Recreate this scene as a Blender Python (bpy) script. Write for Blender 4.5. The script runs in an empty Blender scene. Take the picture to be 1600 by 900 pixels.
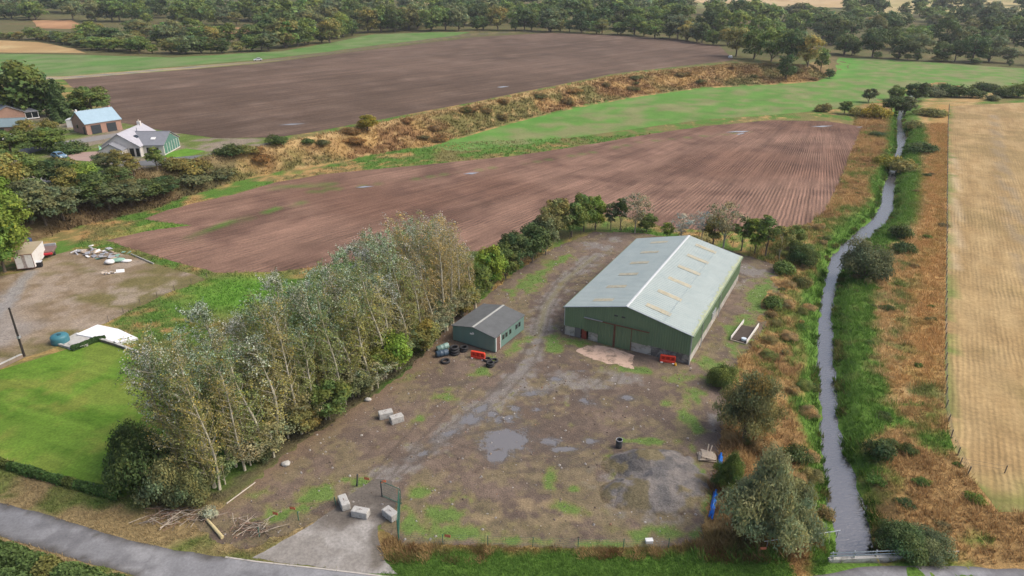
import bpy, math, random
import numpy as np
from mathutils import Vector
from mathutils.geometry import delaunay_2d_cdt

# ------------------------------------------------------------------ camera, sky, sun, exposure
sc = bpy.context.scene
R = math.radians
CAM_H, PITCH, FPX = 46.0, R(24.5), 1067.0
cam = bpy.data.cameras.new('camera'); cam_o = bpy.data.objects.new('camera', cam)
sc.collection.objects.link(cam_o)
cam.lens = 24.0; cam.sensor_width = 36.0; cam.clip_start = 0.5; cam.clip_end = 6000
cam_o.location = (0, 0, CAM_H); cam_o.rotation_euler = (math.pi / 2 - PITCH, 0, 0)
sc.camera = cam_o
SUN_EL, SUN_AZ = R(48), R(92)             # veiled sun high on the right, a little beyond the barn
w = bpy.data.worlds.new('World'); sc.world = w; w.use_nodes = True
nt = w.node_tree; bg = nt.nodes['Background']
sky = nt.nodes.new('ShaderNodeTexSky'); sky.sky_type = 'NISHITA'; sky.sun_disc = False
sky.sun_elevation = SUN_EL; sky.sun_rotation = SUN_AZ; sky.dust_density = 6.0; sky.air_density = 1.0; sky.ozone_density = 1.0
nt.links.new(sky.outputs[0], bg.inputs[0]); bg.inputs[1].default_value = 0.15
sl = bpy.data.lights.new('sun', 'SUN'); sl.energy = 1.2; sl.angle = R(26); sl.color = (1.0, 0.955, 0.88)
so = bpy.data.objects.new('sun', sl); sc.collection.objects.link(so)
sdir = Vector((math.sin(SUN_AZ) * math.cos(SUN_EL), math.cos(SUN_AZ) * math.cos(SUN_EL), math.sin(SUN_EL)))
so.rotation_euler = sdir.to_track_quat('Z', 'Y').to_euler(); so.location = sdir * 200
vs = sc.view_settings; vs.view_transform = 'Standard'; vs.look = 'None'; vs.gamma = 1.0; vs.exposure = 0.44
vs.use_curve_mapping = False
sc.render.engine = 'CYCLES'
sc.cycles.max_bounces = 6; sc.cycles.diffuse_bounces = 4; sc.cycles.glossy_bounces = 2
sc.cycles.transmission_bounces = 3; sc.cycles.transparent_max_bounces = 6
sc.cycles.use_denoising = True

rng = np.random.default_rng(7); random.seed(7)
COL = sc.collection

# ------------------------------------------------------------------ numeric helpers
def G(px, py, z=0.0):
    """survey point: where the sight line of a photo pixel meets the level z"""
    c, s = math.cos(PITCH), math.sin(PITCH)
    u = (px - 800) / FPX; v = (450 - py) / FPX
    d = (u, c + v * s, -s + v * c); t = (z - CAM_H) / d[2]
    return (d[0] * t, d[1] * t)

def _h(ix, iy, seed):
    n = (ix.astype(np.int64) * 374761393 + iy.astype(np.int64) * 668265263 + seed * 1442695041) & 0x7fffffff
    n = ((n ^ (n >> 13)) * 1274126177) & 0x7fffffff
    return ((n ^ (n >> 16)) & 0xffff) / 65535.0

def vnoise(x, y, seed=0):
    x = np.asarray(x, float); y = np.asarray(y, float)
    ix = np.floor(x); iy = np.floor(y); fx = x - ix; fy = y - iy
    fx = fx * fx * (3 - 2 * fx); fy = fy * fy * (3 - 2 * fy)
    a = _h(ix, iy, seed); b = _h(ix + 1, iy, seed); c = _h(ix, iy + 1, seed); d = _h(ix + 1, iy + 1, seed)
    return (a * (1 - fx) + b * fx) * (1 - fy) + (c * (1 - fx) + d * fx) * fy

def fbm(x, y, scale, seed=0, octv=4):
    v = 0; a = 0.5; tot = 0; f = 1.0 / scale
    for i in range(octv):
        v = v + a * vnoise(np.asarray(x) * f + 17.3 * i, np.asarray(y) * f - 9.1 * i, seed + i * 31); tot += a
        a *= 0.55; f *= 2.1
    return v / tot

def sstep(a, b, x): t = np.clip((x - a) / (b - a), 0, 1); return t * t * (3 - 2 * t)

def pdist(x, y, pts):
    x = np.asarray(x, float); y = np.asarray(y, float)
    best = np.full(x.shape, 1e12)
    for (x0, y0), (x1, y1) in zip(pts[:-1], pts[1:]):
        dx, dy = x1 - x0, y1 - y0; L = dx * dx + dy * dy + 1e-12
        t = np.clip(((x - x0) * dx + (y - y0) * dy) / L, 0, 1)
        best = np.minimum(best, (x - x0 - t * dx) ** 2 + (y - y0 - t * dy) ** 2)
    return np.sqrt(best)

def inpoly(x, y, pts):
    x = np.asarray(x, float); y = np.asarray(y, float); c = np.zeros(x.shape, bool); j = len(pts) - 1
    for i in range(len(pts)):
        xi, yi = pts[i]; xj, yj = pts[j]
        if yi != yj:
            c ^= ((yi > y) != (yj > y)) & (x < (xj - xi) * (y - yi) / (yj - yi) + xi)
        j = i
    return c

def lerp(a, b, t): return a + (b - a) * t
def V3(c): return np.array(c, float)

# ------------------------------------------------------------------ terrain
ZT, ZW = 5.5, -1.5       # level of the upper terrace, of the water
T_PX = [(-400, 338), (-150, 322), (0, 302), (120, 280), (250, 259), (340, 241), (480, 214), (600, 190), (700, 170), (850, 140),
        (960, 118), (1050, 108), (1150, 99), (1215, 100), (1258, 101)]
B_PX = [(-400, 478), (-150, 455), (0, 405), (60, 375), (130, 352), (230, 330), (290, 308), (400, 275), (540, 250), (690, 222),
        (800, 190), (900, 166), (1000, 149), (1100, 136), (1200, 131), (1275, 126), (1300, 116)]
T_LINE = [G(px, py, ZT) for px, py in T_PX]; tx, ty = T_LINE[-1]; T_LINE += [(tx + 18, ty + 25), (tx + 25, ty + 90), (tx + 60, ty + 400), (tx + 60, 4000)]
B_LINE = [G(px, py, 0) for px, py in B_PX]; bx_, by_ = B_LINE[-1]; B_LINE += [(tx + 45, ty + 45), (tx + 60, ty + 110), (tx + 110, ty + 400), (tx + 110, 4000)]
T_POLY = T_LINE + [(-4000, 4000), (-4000, T_LINE[0][1])]
B_POLY = B_LINE + [(-4000, 4000), (-4000, B_LINE[0][1])]
RL_PX = [(1310, 900), (1307, 865), (1300, 830), (1292, 770), (1283, 700), (1280, 640), (1278, 600), (1276, 530), (1279, 490), (1285, 450), (1291, 425),
         (1297, 400), (1312, 385), (1338, 362), (1366, 337), (1375, 318), (1376, 300), (1385, 275), (1390, 255), (1400, 232), (1399, 215), (1400, 200), (1400, 186), (1404, 165), (1420, 148), (1470, 138)]
RR_PX = [(1366, 900), (1365, 865), (1362, 820), (1350, 780), (1335, 740), (1319, 700), (1311, 650), (1307, 600), (1304, 530), (1303, 490), (1306, 458),
         (1313, 432), (1326, 412), (1345, 385), (1368, 366), (1390, 345), (1399, 325), (1399, 300), (1402, 272), (1406, 252), (1413, 235), (1419, 216), (1412, 200), (1410, 186), (1416, 168), (1430, 153), (1475, 143)]
RL = [G(px, py, ZW) for px, py in RL_PX]; RR = [G(px, py, ZW) for px, py in RR_PX]
RL = [(RL[0][0] - 1, 20.0)] + RL; RR = [(RR[0][0] - 1, 20.0)] + RR
W_POLY = RL + RR[::-1]
EAST = RR + [(RR[-1][0] + 300, RR[-1][1]), (600, 20)]
W_BOX = (RL[0][0] - 30, RR[-1][0] + 40, 0, RL[-1][1] + 40)

def water_sd(x, y):
    x = np.asarray(x, float); y = np.asarray(y, float)
    out = np.full(x.shape, 99.0)
    m = (x > W_BOX[0]) & (x < W_BOX[1]) & (y > W_BOX[2]) & (y < W_BOX[3])
    if m.any():
        d = pdist(x[m], y[m], W_POLY + W_POLY[:1]); ins = inpoly(x[m], y[m], W_POLY)
        out[m] = np.where(ins, -d, d)
    return out

def hgt(x, y, bumps=True):
    x = np.asarray(x, float); y = np.asarray(y, float)
    z = np.zeros(x.shape)
    up = inpoly(x, y, T_POLY); low = inpoly(x, y, B_POLY)
    mid = low & ~up
    z[up] = ZT
    if mid.any():
        db = pdist(x[mid], y[mid], B_LINE); dt = pdist(x[mid], y[mid], T_LINE)
        t = db / (db + dt + 1e-6)
        zz = ZT * (0.35 * t + 0.65 * sstep(0, 1, t))
        if bumps: zz = zz + (fbm(x[mid], y[mid], 5, 5) - 0.5) * 1.3 * np.clip(4 * t * (1 - t), 0, 1)
        z[mid] = zz
    r = np.maximum(0, y - 470.0)
    z = z + 0.04 * r * r / (r + 140.0)
    d = water_sd(x, y)
    wob = (fbm(x, y, 2.2, 9, 2) - 0.5) * 1.1 if bumps else 0.0
    dd = d + wob
    bank = np.where(dd < -0.55, ZW - 0.5 + 0.4 * np.exp(dd + 0.55), lerp(ZW - 0.1, 0.0, sstep(-0.55, 2.5, dd)))
    road = sstep(44.35, 44.05, y)                  # the road bank behind the culvert headwall stays level
    k = (d < 12)
    z = np.where(k, np.minimum(z, lerp(bank, 0.0, road)), z)
    if bumps:
        k2 = sstep(1.0, 4.0, d)
        z = z + k2 * (fbm(x, y, 3.0, 12, 3) - 0.45) * 0.5 * sstep(9, 6, d)
    return z

def h1(x, y): return float(hgt(np.array([x]), np.array([y]), False)[0])

def at(px, py):
    """first terrain point along the sight line of a photo pixel"""
    c, s = math.cos(PITCH), math.sin(PITCH)
    u = (px - 800) / FPX; v = (450 - py) / FPX
    d = np.array((u, c + v * s, -s + v * c))
    t = np.geomspace(30, 3500, 700)
    X = d[0] * t; Y = d[1] * t; Z = CAM_H + d[2] * t
    below = Z < hgt(X, Y, False)
    i = int(np.argmax(below)) if below.any() else 699
    a, b = t[max(i - 1, 0)], t[i]
    for _ in range(14):
        m = 0.5 * (a + b)
        if CAM_H + d[2] * m < h1(d[0] * m, d[1] * m): b = m
        else: a = m
    return (d[0] * b, d[1] * b)
def PL(pxs): return [at(*p) for p in pxs]

# ------------------------------------------------------------------ mesh helpers
def mesh_np(name, V, F, cols=None, attrs=None, smooth=False, attr_name='col'):
    V = np.asarray(V, np.float32); F = np.asarray(F, np.int32); m, k = F.shape
    me = bpy.data.meshes.new(name)
    me.vertices.add(len(V)); me.vertices.foreach_set('co', V.ravel())
    me.loops.add(m * k); me.loops.foreach_set('vertex_index', F.ravel())
    me.polygons.add(m); me.polygons.foreach_set('loop_start', np.arange(m, dtype=np.int32) * k)
    me.update(calc_edges=True)
    if cols is not None:
        a = me.attributes.new(attr_name, 'FLOAT_COLOR', 'POINT')
        c4 = np.ones((len(V), 4), np.float32); c4[:, :3] = cols; a.data.foreach_set('color', c4.ravel())
    for nm, arr in (attrs or {}).items():
        a = me.attributes.new(nm, 'FLOAT', 'POINT'); a.data.foreach_set('value', np.asarray(arr, np.float32))
    if smooth: me.polygons.foreach_set('use_smooth', np.ones(m, bool))
    return me

def link(name, data, mat=None, parent=None, loc=None, rotz=None):
    o = bpy.data.objects.new(name, data); COL.objects.link(o)
    if mat is not None and data is not None and not data.materials: data.materials.append(mat)
    if parent is not None: o.parent = parent
    if loc is not None: o.location = loc
    if rotz is not None: o.rotation_euler = (0, 0, rotz)
    return o

def tag(o, label=None, cat=None, group=None, kind=None):
    if label: o['label'] = label
    if cat: o['category'] = cat
    if group: o['group'] = group
    if kind: o['kind'] = kind
    return o

def thing(name, label, cat, loc=(0, 0, 0), rotz=0.0, group=None):
    o = bpy.data.objects.new(name, None); COL.objects.link(o); o.empty_display_size = 0.3
    o.location = loc; o.rotation_euler = (0, 0, rotz)
    return tag(o, label, cat, group)

class MB:
    """collects boxes, tubes, lathes and free faces for one mesh"""
    def __init__(s): s.v = []; s.f = []
    def poly(s, pts):
        n = len(s.v); s.v += [tuple(p) for p in pts]; s.f.append(tuple(range(n, n + len(pts)))); return s
    def box(s, c, d, rz=0.0, taper=1.0, bev=0.0):
        n = len(s.v); ca, sa = math.cos(rz), math.sin(rz)
        if bev > 0:                                     # chamfered block
            hx, hy, hz = d[0] / 2, d[1] / 2, d[2] / 2; b = min(bev, hx * .9, hy * .9, hz * .9)
            rings = [(-hz, b), (-hz + b, 0), (hz - b, 0), (hz, b)]
            for z, ins in rings:
                ax, ay = hx - ins, hy - ins
                for x, y in ((-ax + b, -ay), (ax - b, -ay), (ax, -ay + b), (ax, ay - b), (ax - b, ay), (-ax + b, ay), (-ax, ay - b), (-ax, -ay + b)):
                    s.v.append((c[0] + x * ca - y * sa, c[1] + x * sa + y * ca, c[2] + z))
            for r in range(3):
                for k in range(8):
                    k2 = (k + 1) % 8; s.f.append((n + r * 8 + k, n + r * 8 + k2, n + r * 8 + 8 + k2, n + r * 8 + 8 + k))
            s.f.append(tuple(n + k for k in range(7, -1, -1))); s.f.append(tuple(n + 24 + k for k in range(8)))
            return s
        for z, q in ((-.5, 1.0), (.5, taper)):
            for x, y in ((-.5, -.5), (.5, -.5), (.5, .5), (-.5, .5)):
                X, Y = x * d[0] * q, y * d[1] * q
                s.v.append((c[0] + X * ca - Y * sa, c[1] + X * sa + Y * ca, c[2] + z * d[2]))
        s.f += [tuple(n + i for i in q) for q in ((0, 3, 2, 1), (4, 5, 6, 7), (0, 1, 5, 4), (1, 2, 6, 5), (2, 3, 7, 6), (3, 0, 4, 7))]
        return s
    def tube(s, pts, rad, seg=6, cap=True):
        pts = [Vector(p) for p in pts]; n0 = len(s.v)
        rad = rad if isinstance(rad, (list, tuple)) else [rad] * len(pts)
        for i, p in enumerate(pts):
            d = (pts[min(i + 1, len(pts) - 1)] - pts[max(i - 1, 0)]).normalized()
            a = d.cross(Vector((0, 0, 1))) if abs(d.z) < .95 else d.cross(Vector((1, 0, 0)))
            a.normalize(); b = d.cross(a)
            for k in range(seg):
                t = 2 * math.pi * k / seg; s.v.append(tuple(p + (a * math.cos(t) + b * math.sin(t)) * rad[i]))
        for i in range(len(pts) - 1):
            for k in range(seg):
                k2 = (k + 1) % seg; A = n0 + i * seg
                s.f.append((A + k, A + k2, A + seg + k2, A + seg + k))
        if cap:
            s.f.append(tuple(n0 + k for k in range(seg))); L = n0 + (len(pts) - 1) * seg
            s.f.append(tuple(L + k for k in range(seg - 1, -1, -1)))
        return s
    def lathe(s, prof, seg=16, c=(0, 0, 0), axis='z', close=False):
        n0 = len(s.v)
        for r, h in prof:
            for k in range(seg):
                t = 2 * math.pi * k / seg; x, y = r * math.cos(t), r * math.sin(t)
                p = (x, y, h) if axis == 'z' else ((h, x, y) if axis == 'x' else (y, h, x))
                s.v.append((c[0] + p[0], c[1] + p[1], c[2] + p[2]))
        m = len(prof); rg = range(m) if close else range(m - 1)
        for i in rg:
            for k in range(seg):
                k2 = (k + 1) % seg; A = n0 + i * seg; B = n0 + ((i + 1) % m) * seg
                s.f.append((A + k, A + k2, B + k2, B + k))
        return s
    def mesh(s, name, mat=None, smooth=False):
        me = bpy.data.meshes.new(name); me.from_pydata(s.v, [], s.f); me.update()
        if mat: me.materials.append(mat)
        if smooth: me.polygons.foreach_set('use_smooth', np.ones(len(me.polygons), bool))
        return me
    def build(s, name, mat, parent=None, loc=None, rotz=None, smooth=False):
        return link(name, s.mesh(name, mat, smooth), None, parent, loc, rotz)

# ------------------------------------------------------------------ materials
def newmat(name):
    m = bpy.data.materials.new(name); m.use_nodes = True
    b = m.node_tree.nodes['Principled BSDF']; return m, m.node_tree, b

def noise_node(t, scale, detail=4, rough=.6, vec=None, dist=0.0):
    n = t.nodes.new('ShaderNodeTexNoise'); n.inputs['Scale'].default_value = scale; n.inputs['Detail'].default_value = detail
    n.inputs['Roughness'].default_value = rough; n.inputs['Distortion'].default_value = dist
    if vec is not None: t.links.new(vec, n.inputs['Vector'])
    return n

def maprange(t, src, a, b, lo, hi, smooth=False):
    n = t.nodes.new('ShaderNodeMapRange'); n.interpolation_type = 'SMOOTHSTEP' if smooth else 'LINEAR'
    for i, v in enumerate((a, b, lo, hi)): n.inputs[i + 1].default_value = v
    t.links.new(src, n.inputs[0]); return n.outputs[0]

def mul(t, a, b):
    n = t.nodes.new('ShaderNodeMath'); n.operation = 'MULTIPLY'
    for i, q in enumerate((a, b)):
        if isinstance(q, (int, float)): n.inputs[i].default_value = q
        else: t.links.new(q, n.inputs[i])
    return n.outputs[0]

def add(t, a, b):
    n = t.nodes.new('ShaderNodeMath'); n.operation = 'ADD'
    for i, q in enumerate((a, b)):
        if isinstance(q, (int, float)): n.inputs[i].default_value = q
        else: t.links.new(q, n.inputs[i])
    return n.outputs[0]

def vscale(t, col, f):
    n = t.nodes.new('ShaderNodeVectorMath'); n.operation = 'SCALE'
    t.links.new(col, n.inputs[0]); t.links.new(f, n.inputs['Scale']); return n.outputs[0]

def mixc(t, f, a, b):
    n = t.nodes.new('ShaderNodeMix'); n.data_type = 'RGBA'
    if isinstance(f, float): n.inputs[0].default_value = f
    else: t.links.new(f, n.inputs[0])
    for i, q in ((6, a), (7, b)):
        if isinstance(q, tuple): n.inputs[i].default_value = (*q, 1)
        else: t.links.new(q, n.inputs[i])
    return n.outputs[2]

def bump(t, b, h, strength, dist=0.1):
    n = t.nodes.new('ShaderNodeBump'); n.inputs['Strength'].default_value = strength; n.inputs['Distance'].default_value = dist
    t.links.new(h, n.inputs['Height']); t.links.new(n.outputs[0], b.inputs['Normal'])

def attr(t, name, out='Color'):
    n = t.nodes.new('ShaderNodeAttribute'); n.attribute_name = name; return n.outputs[out]

def ground_mat(name, fine=3.0, coarse=.35, lo=.62, hi=1.38, bstr=.6, bdist=.15, rough=.95, wet=False, rows=None):
    """ground cover: colour from the surveyed 'col' attribute, broken up by two scales of noise"""
    m, t, b = newmat(name)
    g = t.nodes.new('ShaderNodeNewGeometry').outputs['Position']
    n1 = noise_node(t, fine, 5, .7, g); n2 = noise_node(t, coarse, 4, .6, g)
    f = mul(t, maprange(t, n1.outputs[0], .25, .75, lo, hi), maprange(t, n2.outputs[0], .25, .75, .82, 1.18))
    height = n1.outputs[0]
    if rows:                                       # rows = (spacing, wobble, sine amplitude, streak amplitude)
        ph = attr(t, 'phi', 'Fac'); rho = attr(t, 'rho', 'Fac'); n3 = noise_node(t, .22, 3, .6, g)
        ph = add(t, ph, mul(t, n3.outputs[0], rows[1]))
        cx = t.nodes.new('ShaderNodeCombineXYZ'); t.links.new(ph, cx.inputs[0]); t.links.new(mul(t, rho, .05), cx.inputs[1])
        s1 = noise_node(t, .9 / rows[0], 3, .7, cx.outputs[0]); s2 = noise_node(t, .16 / rows[0], 3, .6, cx.outputs[0])
        sn = t.nodes.new('ShaderNodeMath'); sn.operation = 'SINE'; t.links.new(mul(t, ph, 2 * math.pi / rows[0]), sn.inputs[0])
        n4 = noise_node(t, .07, 3, .6, g)                      # drills are crisper in some places than in others
        rw = mul(t, sn.outputs[0], maprange(t, n4.outputs[0], .4, .62, .1, 1.0))
        f = mul(t, f, maprange(t, rw, -1, 1, 1 - rows[2], 1 + rows[2]))
        f = mul(t, f, maprange(t, s1.outputs[0], .25, .75, 1 - rows[3], 1 + rows[3])); f = mul(t, f, maprange(t, s2.outputs[0], .3, .7, 1 - rows[3] * .6, 1 + rows[3] * .6))
        height = add(t, mul(t, n1.outputs[0], .5), add(t, mul(t, rw, .3), mul(t, s1.outputs[0], .5)))
    col = vscale(t, attr(t, 'col'), f)
    if wet:
        wv = add(t, attr(t, 'wet', 'Fac'), maprange(t, noise_node(t, .8, 7, .7, g).outputs[0], .25, .75, -.42, .42))
        damp = maprange(t, wv, .10, .5, 0, 1, True); pud = maprange(t, wv, .44, .66, 0, 1, True)
        col = mixc(t, mul(t, damp, .55), col, (.085, .075, .068))
        col = mixc(t, mul(t, pud, .85), col, (.17, .168, .175))
        t.links.new(maprange(t, pud, 0, 1, rough, .16), b.inputs['Roughness'])
        inv = maprange(t, pud, 0, 1, 1, .03)
        height = mul(t, height, inv)
    else: b.inputs['Roughness'].default_value = rough
    b.inputs['Specular IOR Level'].default_value = .5 if wet else .15
    t.links.new(col, b.inputs['Base Color']); bump(t, b, height, bstr, bdist)
    return m

def plain(name, rgb, rough=.7, var=.12, scale=2.0, bstr=.15, metal=0.0, dirt=None, spec=.4, bscale=None, gloss=None):
    m, t, b = newmat(name)
    g = t.nodes.new('ShaderNodeTexCoord').outputs['Object']
    n = noise_node(t, scale, 5, .65, g)
    v = t.nodes.new('ShaderNodeRGB'); v.outputs[0].default_value = (*rgb, 1)
    col = vscale(t, v.outputs[0], maprange(t, n.outputs[0], .25, .75, 1 - var, 1 + var))
    if dirt:                                        # dirt = (colour, amount, scale)
        n2 = noise_node(t, dirt[2], 6, .7, g, .6)
        col = mixc(t, maprange(t, n2.outputs[0], .62 - dirt[1] * .3, .72 - dirt[1] * .2, 0, .8), col, dirt[0])
    t.links.new(col, b.inputs['Base Color']); b.inputs['Roughness'].default_value = rough
    b.inputs['Metallic'].default_value = metal; b.inputs['Specular IOR Level'].default_value = spec
    if bstr: bump(t, b, noise_node(t, bscale or scale * 4, 4, .6, g).outputs[0], bstr, .03)
    return m

def leaf_material():
    m = bpy.data.materials.new('leaves'); m.use_nodes = True; t = m.node_tree; t.nodes.clear()
    out = t.nodes.new('ShaderNodeOutputMaterial'); mx = t.nodes.new('ShaderNodeMixShader'); mx.inputs[0].default_value = .34
    b = t.nodes.new('ShaderNodeBsdfPrincipled'); b.inputs['Roughness'].default_value = .62; b.inputs['Specular IOR Level'].default_value = .18
    tr = t.nodes.new('ShaderNodeBsdfTranslucent')
    oi = t.nodes.new('ShaderNodeObjectInfo')
    mm = t.nodes.new('ShaderNodeVectorMath'); mm.operation = 'MULTIPLY'
    t.links.new(attr(t, 'tint'), mm.inputs[0]); t.links.new(oi.outputs['Color'], mm.inputs[1])
    t.links.new(mm.outputs[0], b.inputs['Base Color']); t.links.new(mm.outputs[0], tr.inputs[0])
    t.links.new(b.outputs[0], mx.inputs[1]); t.links.new(tr.outputs[0], mx.inputs[2]); t.links.new(mx.outputs[0], out.inputs[0])
    return m
LEAF = leaf_material()
BARK = plain('bark', (.13, .105, .08), .9, .3, 3, .5)
BARK_PALE = plain('pale_bark', (.36, .34, .27), .85, .3, 1.6, .4, dirt=((.22, .20, .08), .5, 1.2))
CONC = plain('concrete', (.42, .41, .38), .9, .15, 1.2, .4, dirt=((.2, .19, .16), .35, 1.5))
WHITE = plain('white_paint', (.72, .72, .71), .5, .06, 1.0, .05)
BLACK = plain('black_rubber', (.025, .025, .027), .75, .3, 4, .3)
DARKM = plain('dark_metal', (.05, .055, .06), .5, .2, 3, .1)
STEEL = plain('galvanised_steel', (.42, .45, .48), .45, .12, 3, .05, metal=.5)
WOOD = plain('weathered_wood', (.17, .14, .11), .9, .3, 3, .4)
PALEWOOD = plain('pale_timber', (.5, .42, .33), .85, .2, 3, .3)
GLASS, _t, _b = newmat('window_glass'); _b.inputs['Base Color'].default_value = (.02, .025, .03, 1); _b.inputs['Roughness'].default_value = .08
GREENSTEEL = plain('green_painted_steel', (.03, .12, .085), .5, .15, 3, .1)

# ------------------------------------------------------------------ the ground and its sheets
DRY, DRY2, BRACK, GRN, GRN2, OLIVE = V3((.36, .235, .095)), V3((.44, .31, .145)), V3((.20, .115, .052)), V3((.085, .17, .028)), V3((.12, .21, .035)), V3((.17, .155, .055))
LITTER = V3((.085, .075, .045))
def mixn(a, b, t): return a + (b - a) * np.asarray(t)[..., None]

STUB_EDGE = [(1560, 800), (1515, 745), (1500, 720), (1487, 690), (1478, 640), (1477, 540), (1478, 440), (1479, 340), (1480, 250), (1481, 195), (1483, 166)]
STUB_LINE = PL(STUB_EDGE)
LANE = PL([(20, 121), (100, 122), (250, 109), (400, 97), (520, 82), (640, 66), (735, 54), (800, 50), (860, 48)])
STRIP_R = PL([(345, 768), (450, 692), (640, 567), (745, 480)])
STRIP_L = PL([(262, 772), (430, 628), (590, 503), (700, 442)])
STRIP_POLY = STRIP_R + STRIP_L[::-1]

def groundcol(x, y):
    n1 = fbm(x, y, 6, 1); n2 = fbm(x, y, 1.6, 2, 3); n3 = fbm(x, y, 22, 3)
    c = mixn(OLIVE, GRN, sstep(.38, .62, n1)); c = mixn(c, DRY, sstep(.52, .70, n2 * .6 + n3 * .4))
    up = inpoly(x, y, T_POLY); low = inpoly(x, y, B_POLY)
    bank = low & ~up
    cb = mixn(DRY, BRACK, sstep(.36, .56, n1)); cb = mixn(cb, OLIVE * .85, sstep(.46, .62, n3)); cb = mixn(cb, DRY2, sstep(.60, .7, n2) * .7)
    dT = pdist(x, y, T_LINE); cb = mixn(cb, DRY2, sstep(4.5, 1.5, dT) * .8)
    c = np.where(bank[:, None], cb, c)
    # left end of the bank is scrub
    c = np.where((bank & (x < -70))[:, None], mixn(c, LITTER, np.full(x.shape, .6)), c)
    # foot of the bank, headland of the ploughed field
    dB = pdist(x, y, B_LINE)
    foot = (~low) & (dB < 9)
    c = np.where(foot[:, None], mixn(mixn(OLIVE, DRY, sstep(.4, .6, n2)), GRN, sstep(.5, .62, n1)), c)
    # river banks
    d = water_sd(x, y); east = inpoly(x, y, EAST)
    dn = d + (n2 - .5) * 4 + (n1 - .5) * 3
    ce = mixn(GRN * .9, GRN2, n2); mixdry = mixn(DRY, DRY2, sstep(.4, .6, n2))
    ce = mixn(ce, mixdry, sstep(4.4, 6.0, dn)); ce = mixn(ce, mixn(GRN, OLIVE, n2), sstep(.40, .56, n1 * .5 + n2 * .5) * sstep(7.5, 9.0, dn) * sstep(13, 11, dn) * .85); ce = mixn(ce, mixn(GRN, OLIVE, n1), sstep(.58, .66, n2) * .7)
    cw = mixn(GRN, GRN2, n2); cw = mixn(cw, mixn(DRY, BRACK, sstep(.45, .68, n1) * .75), sstep(1.5, 3.2, dn)); cw = mixn(cw, GRN, sstep(.53, .66, n3 * .5 + n2 * .5) * .8)
    riv = (d < 24) & (y > 40)
    wt = sstep(24, 18, d) * riv
    c = np.where(east[:, None], mixn(c, ce, np.where(east & (y > 46), riv * 1.0, wt)), mixn(c, cw, sstep(15, 11, d) * riv))
    ds = pdist(x, y, STUB_LINE)
    c = mixn(c, V3((.40, .235, .085)), sstep(7, 3, ds + (n2 - .5) * 3) * (y > 72) * (d < 40) * .7)
    se = east & (y < 68) & (y > 40)
    c = np.where(se[:, None], mixn(mixn(GRN, GRN2, n2), mixn(DRY, BRACK, n2 * .5), sstep(.44, .56, n1 * .75 + n3 * .25)), c)
    # the verge along the road
    v = (y < 47.5) & (x > -12) & (x < 24)
    cv = mixn(mixn(GRN, GRN2, n2), V3((.105, .195, .035)), n1); cv = mixn(cv, mixn(DRY, BRACK, n1), sstep(44.6, 45.6, y + (n2 - .5) * 1.5) * .85)
    c = np.where(v[:, None], cv, c)
    v2 = (x < -12) & (y < 58) & (~inpoly(x, y, STRIP_POLY)) & (x > -90)
    cv = mixn(mixn(OLIVE, GRN, n2 * .8), V3((.27, .205, .10)), sstep(.42, .58, n1)); c = np.where(v2[:, None], cv, c)
    # plantation floor
    st = pdist(x, y, STRIP_POLY + STRIP_POLY[:1]); ins = inpoly(x, y, STRIP_POLY)
    c = mixn(c, mixn(LITTER, GRN * .6, sstep(.5, .65, n1)), np.where(ins, 1.0, sstep(2.5, .5, st)) * .9)
    # lush patch behind the plantation, at the left of the ploughed field
    lush = np.exp(-(((x + 62) / 15) ** 2 + ((y - 128) / 8) ** 2)) + np.exp(-(((x + 44) / 9) ** 2 + ((y - 99) / 9) ** 2))
    c = mixn(c, mixn(GRN2, V3((.11, .27, .03)), n2), np.clip(lush * 1.6 - .25, 0, 1))
    # lane and its pale verge on the terrace
    dl = pdist(x, y, LANE)
    c = mixn(c, V3((.42, .33, .17)), sstep(6, 4, dl + (n2 - .5) * 2) * (y > 200)); c = mixn(c, V3((.22, .21, .2)), sstep(2.4, 1.8, dl) * (y > 200))
    # gardens by the houses
    gd = up & (x < -62) & (y < 235) & (y > 120); c = np.where(gd[:, None], mixn(mixn(GRN, OLIVE, n1), V3((.24, .2, .15)), sstep(.5, .6, n1)), c)
    far = sstep(330, 400, y); c = mixn(c, mixn(LITTER, OLIVE * .7, n1), far * .8)
    return np.clip(c, 0.01, .8)

def axis(segs):
    out = [segs[0][0]]
    for a, b, s0, s1 in segs:
        x = a; 
        while x < b - 1e-6:
            s = s0 + (s1 - s0) * (x - a) / (b - a); x = min(b, x + s); out.append(x)
    return np.array(out)
gx = axis([(-2600, -300, 180, 20), (-300, -110, 14, 2.5), (-110, -50, 1.5, 1.0), (-50, 20, .8, .6), (20, 62, .5, .5), (62, 160, .7, 1.4), (160, 400, 3, 16), (400, 2600, 20, 180)])
gy = axis([(-300, 30, 40, 4), (30, 70, .5, .55), (70, 150, .6, 1.1), (150, 270, 1.2, 2.4), (270, 400, 2.6, 5), (400, 900, 7, 14), (900, 4000, 20, 300)])
X, Y = np.meshgrid(gx, gy); X = X.ravel(); Y = Y.ravel()
Z = hgt(X, Y); nxg, nyg = len(gx), len(gy)
ii = (np.arange(nyg - 1)[:, None] * nxg + np.arange(nxg - 1)[None]).ravel()
F = np.stack([ii, ii + 1, ii + nxg + 1, ii + nxg], 1)
M_GROUND = ground_mat('rough_ground', 2.6, .3, .55, 1.45, .9, .25)
ground = tag(link('ground', mesh_np('ground', np.stack([X, Y, Z], 1), F, groundcol(X, Y), smooth=True), M_GROUND), kind='structure')

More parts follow.
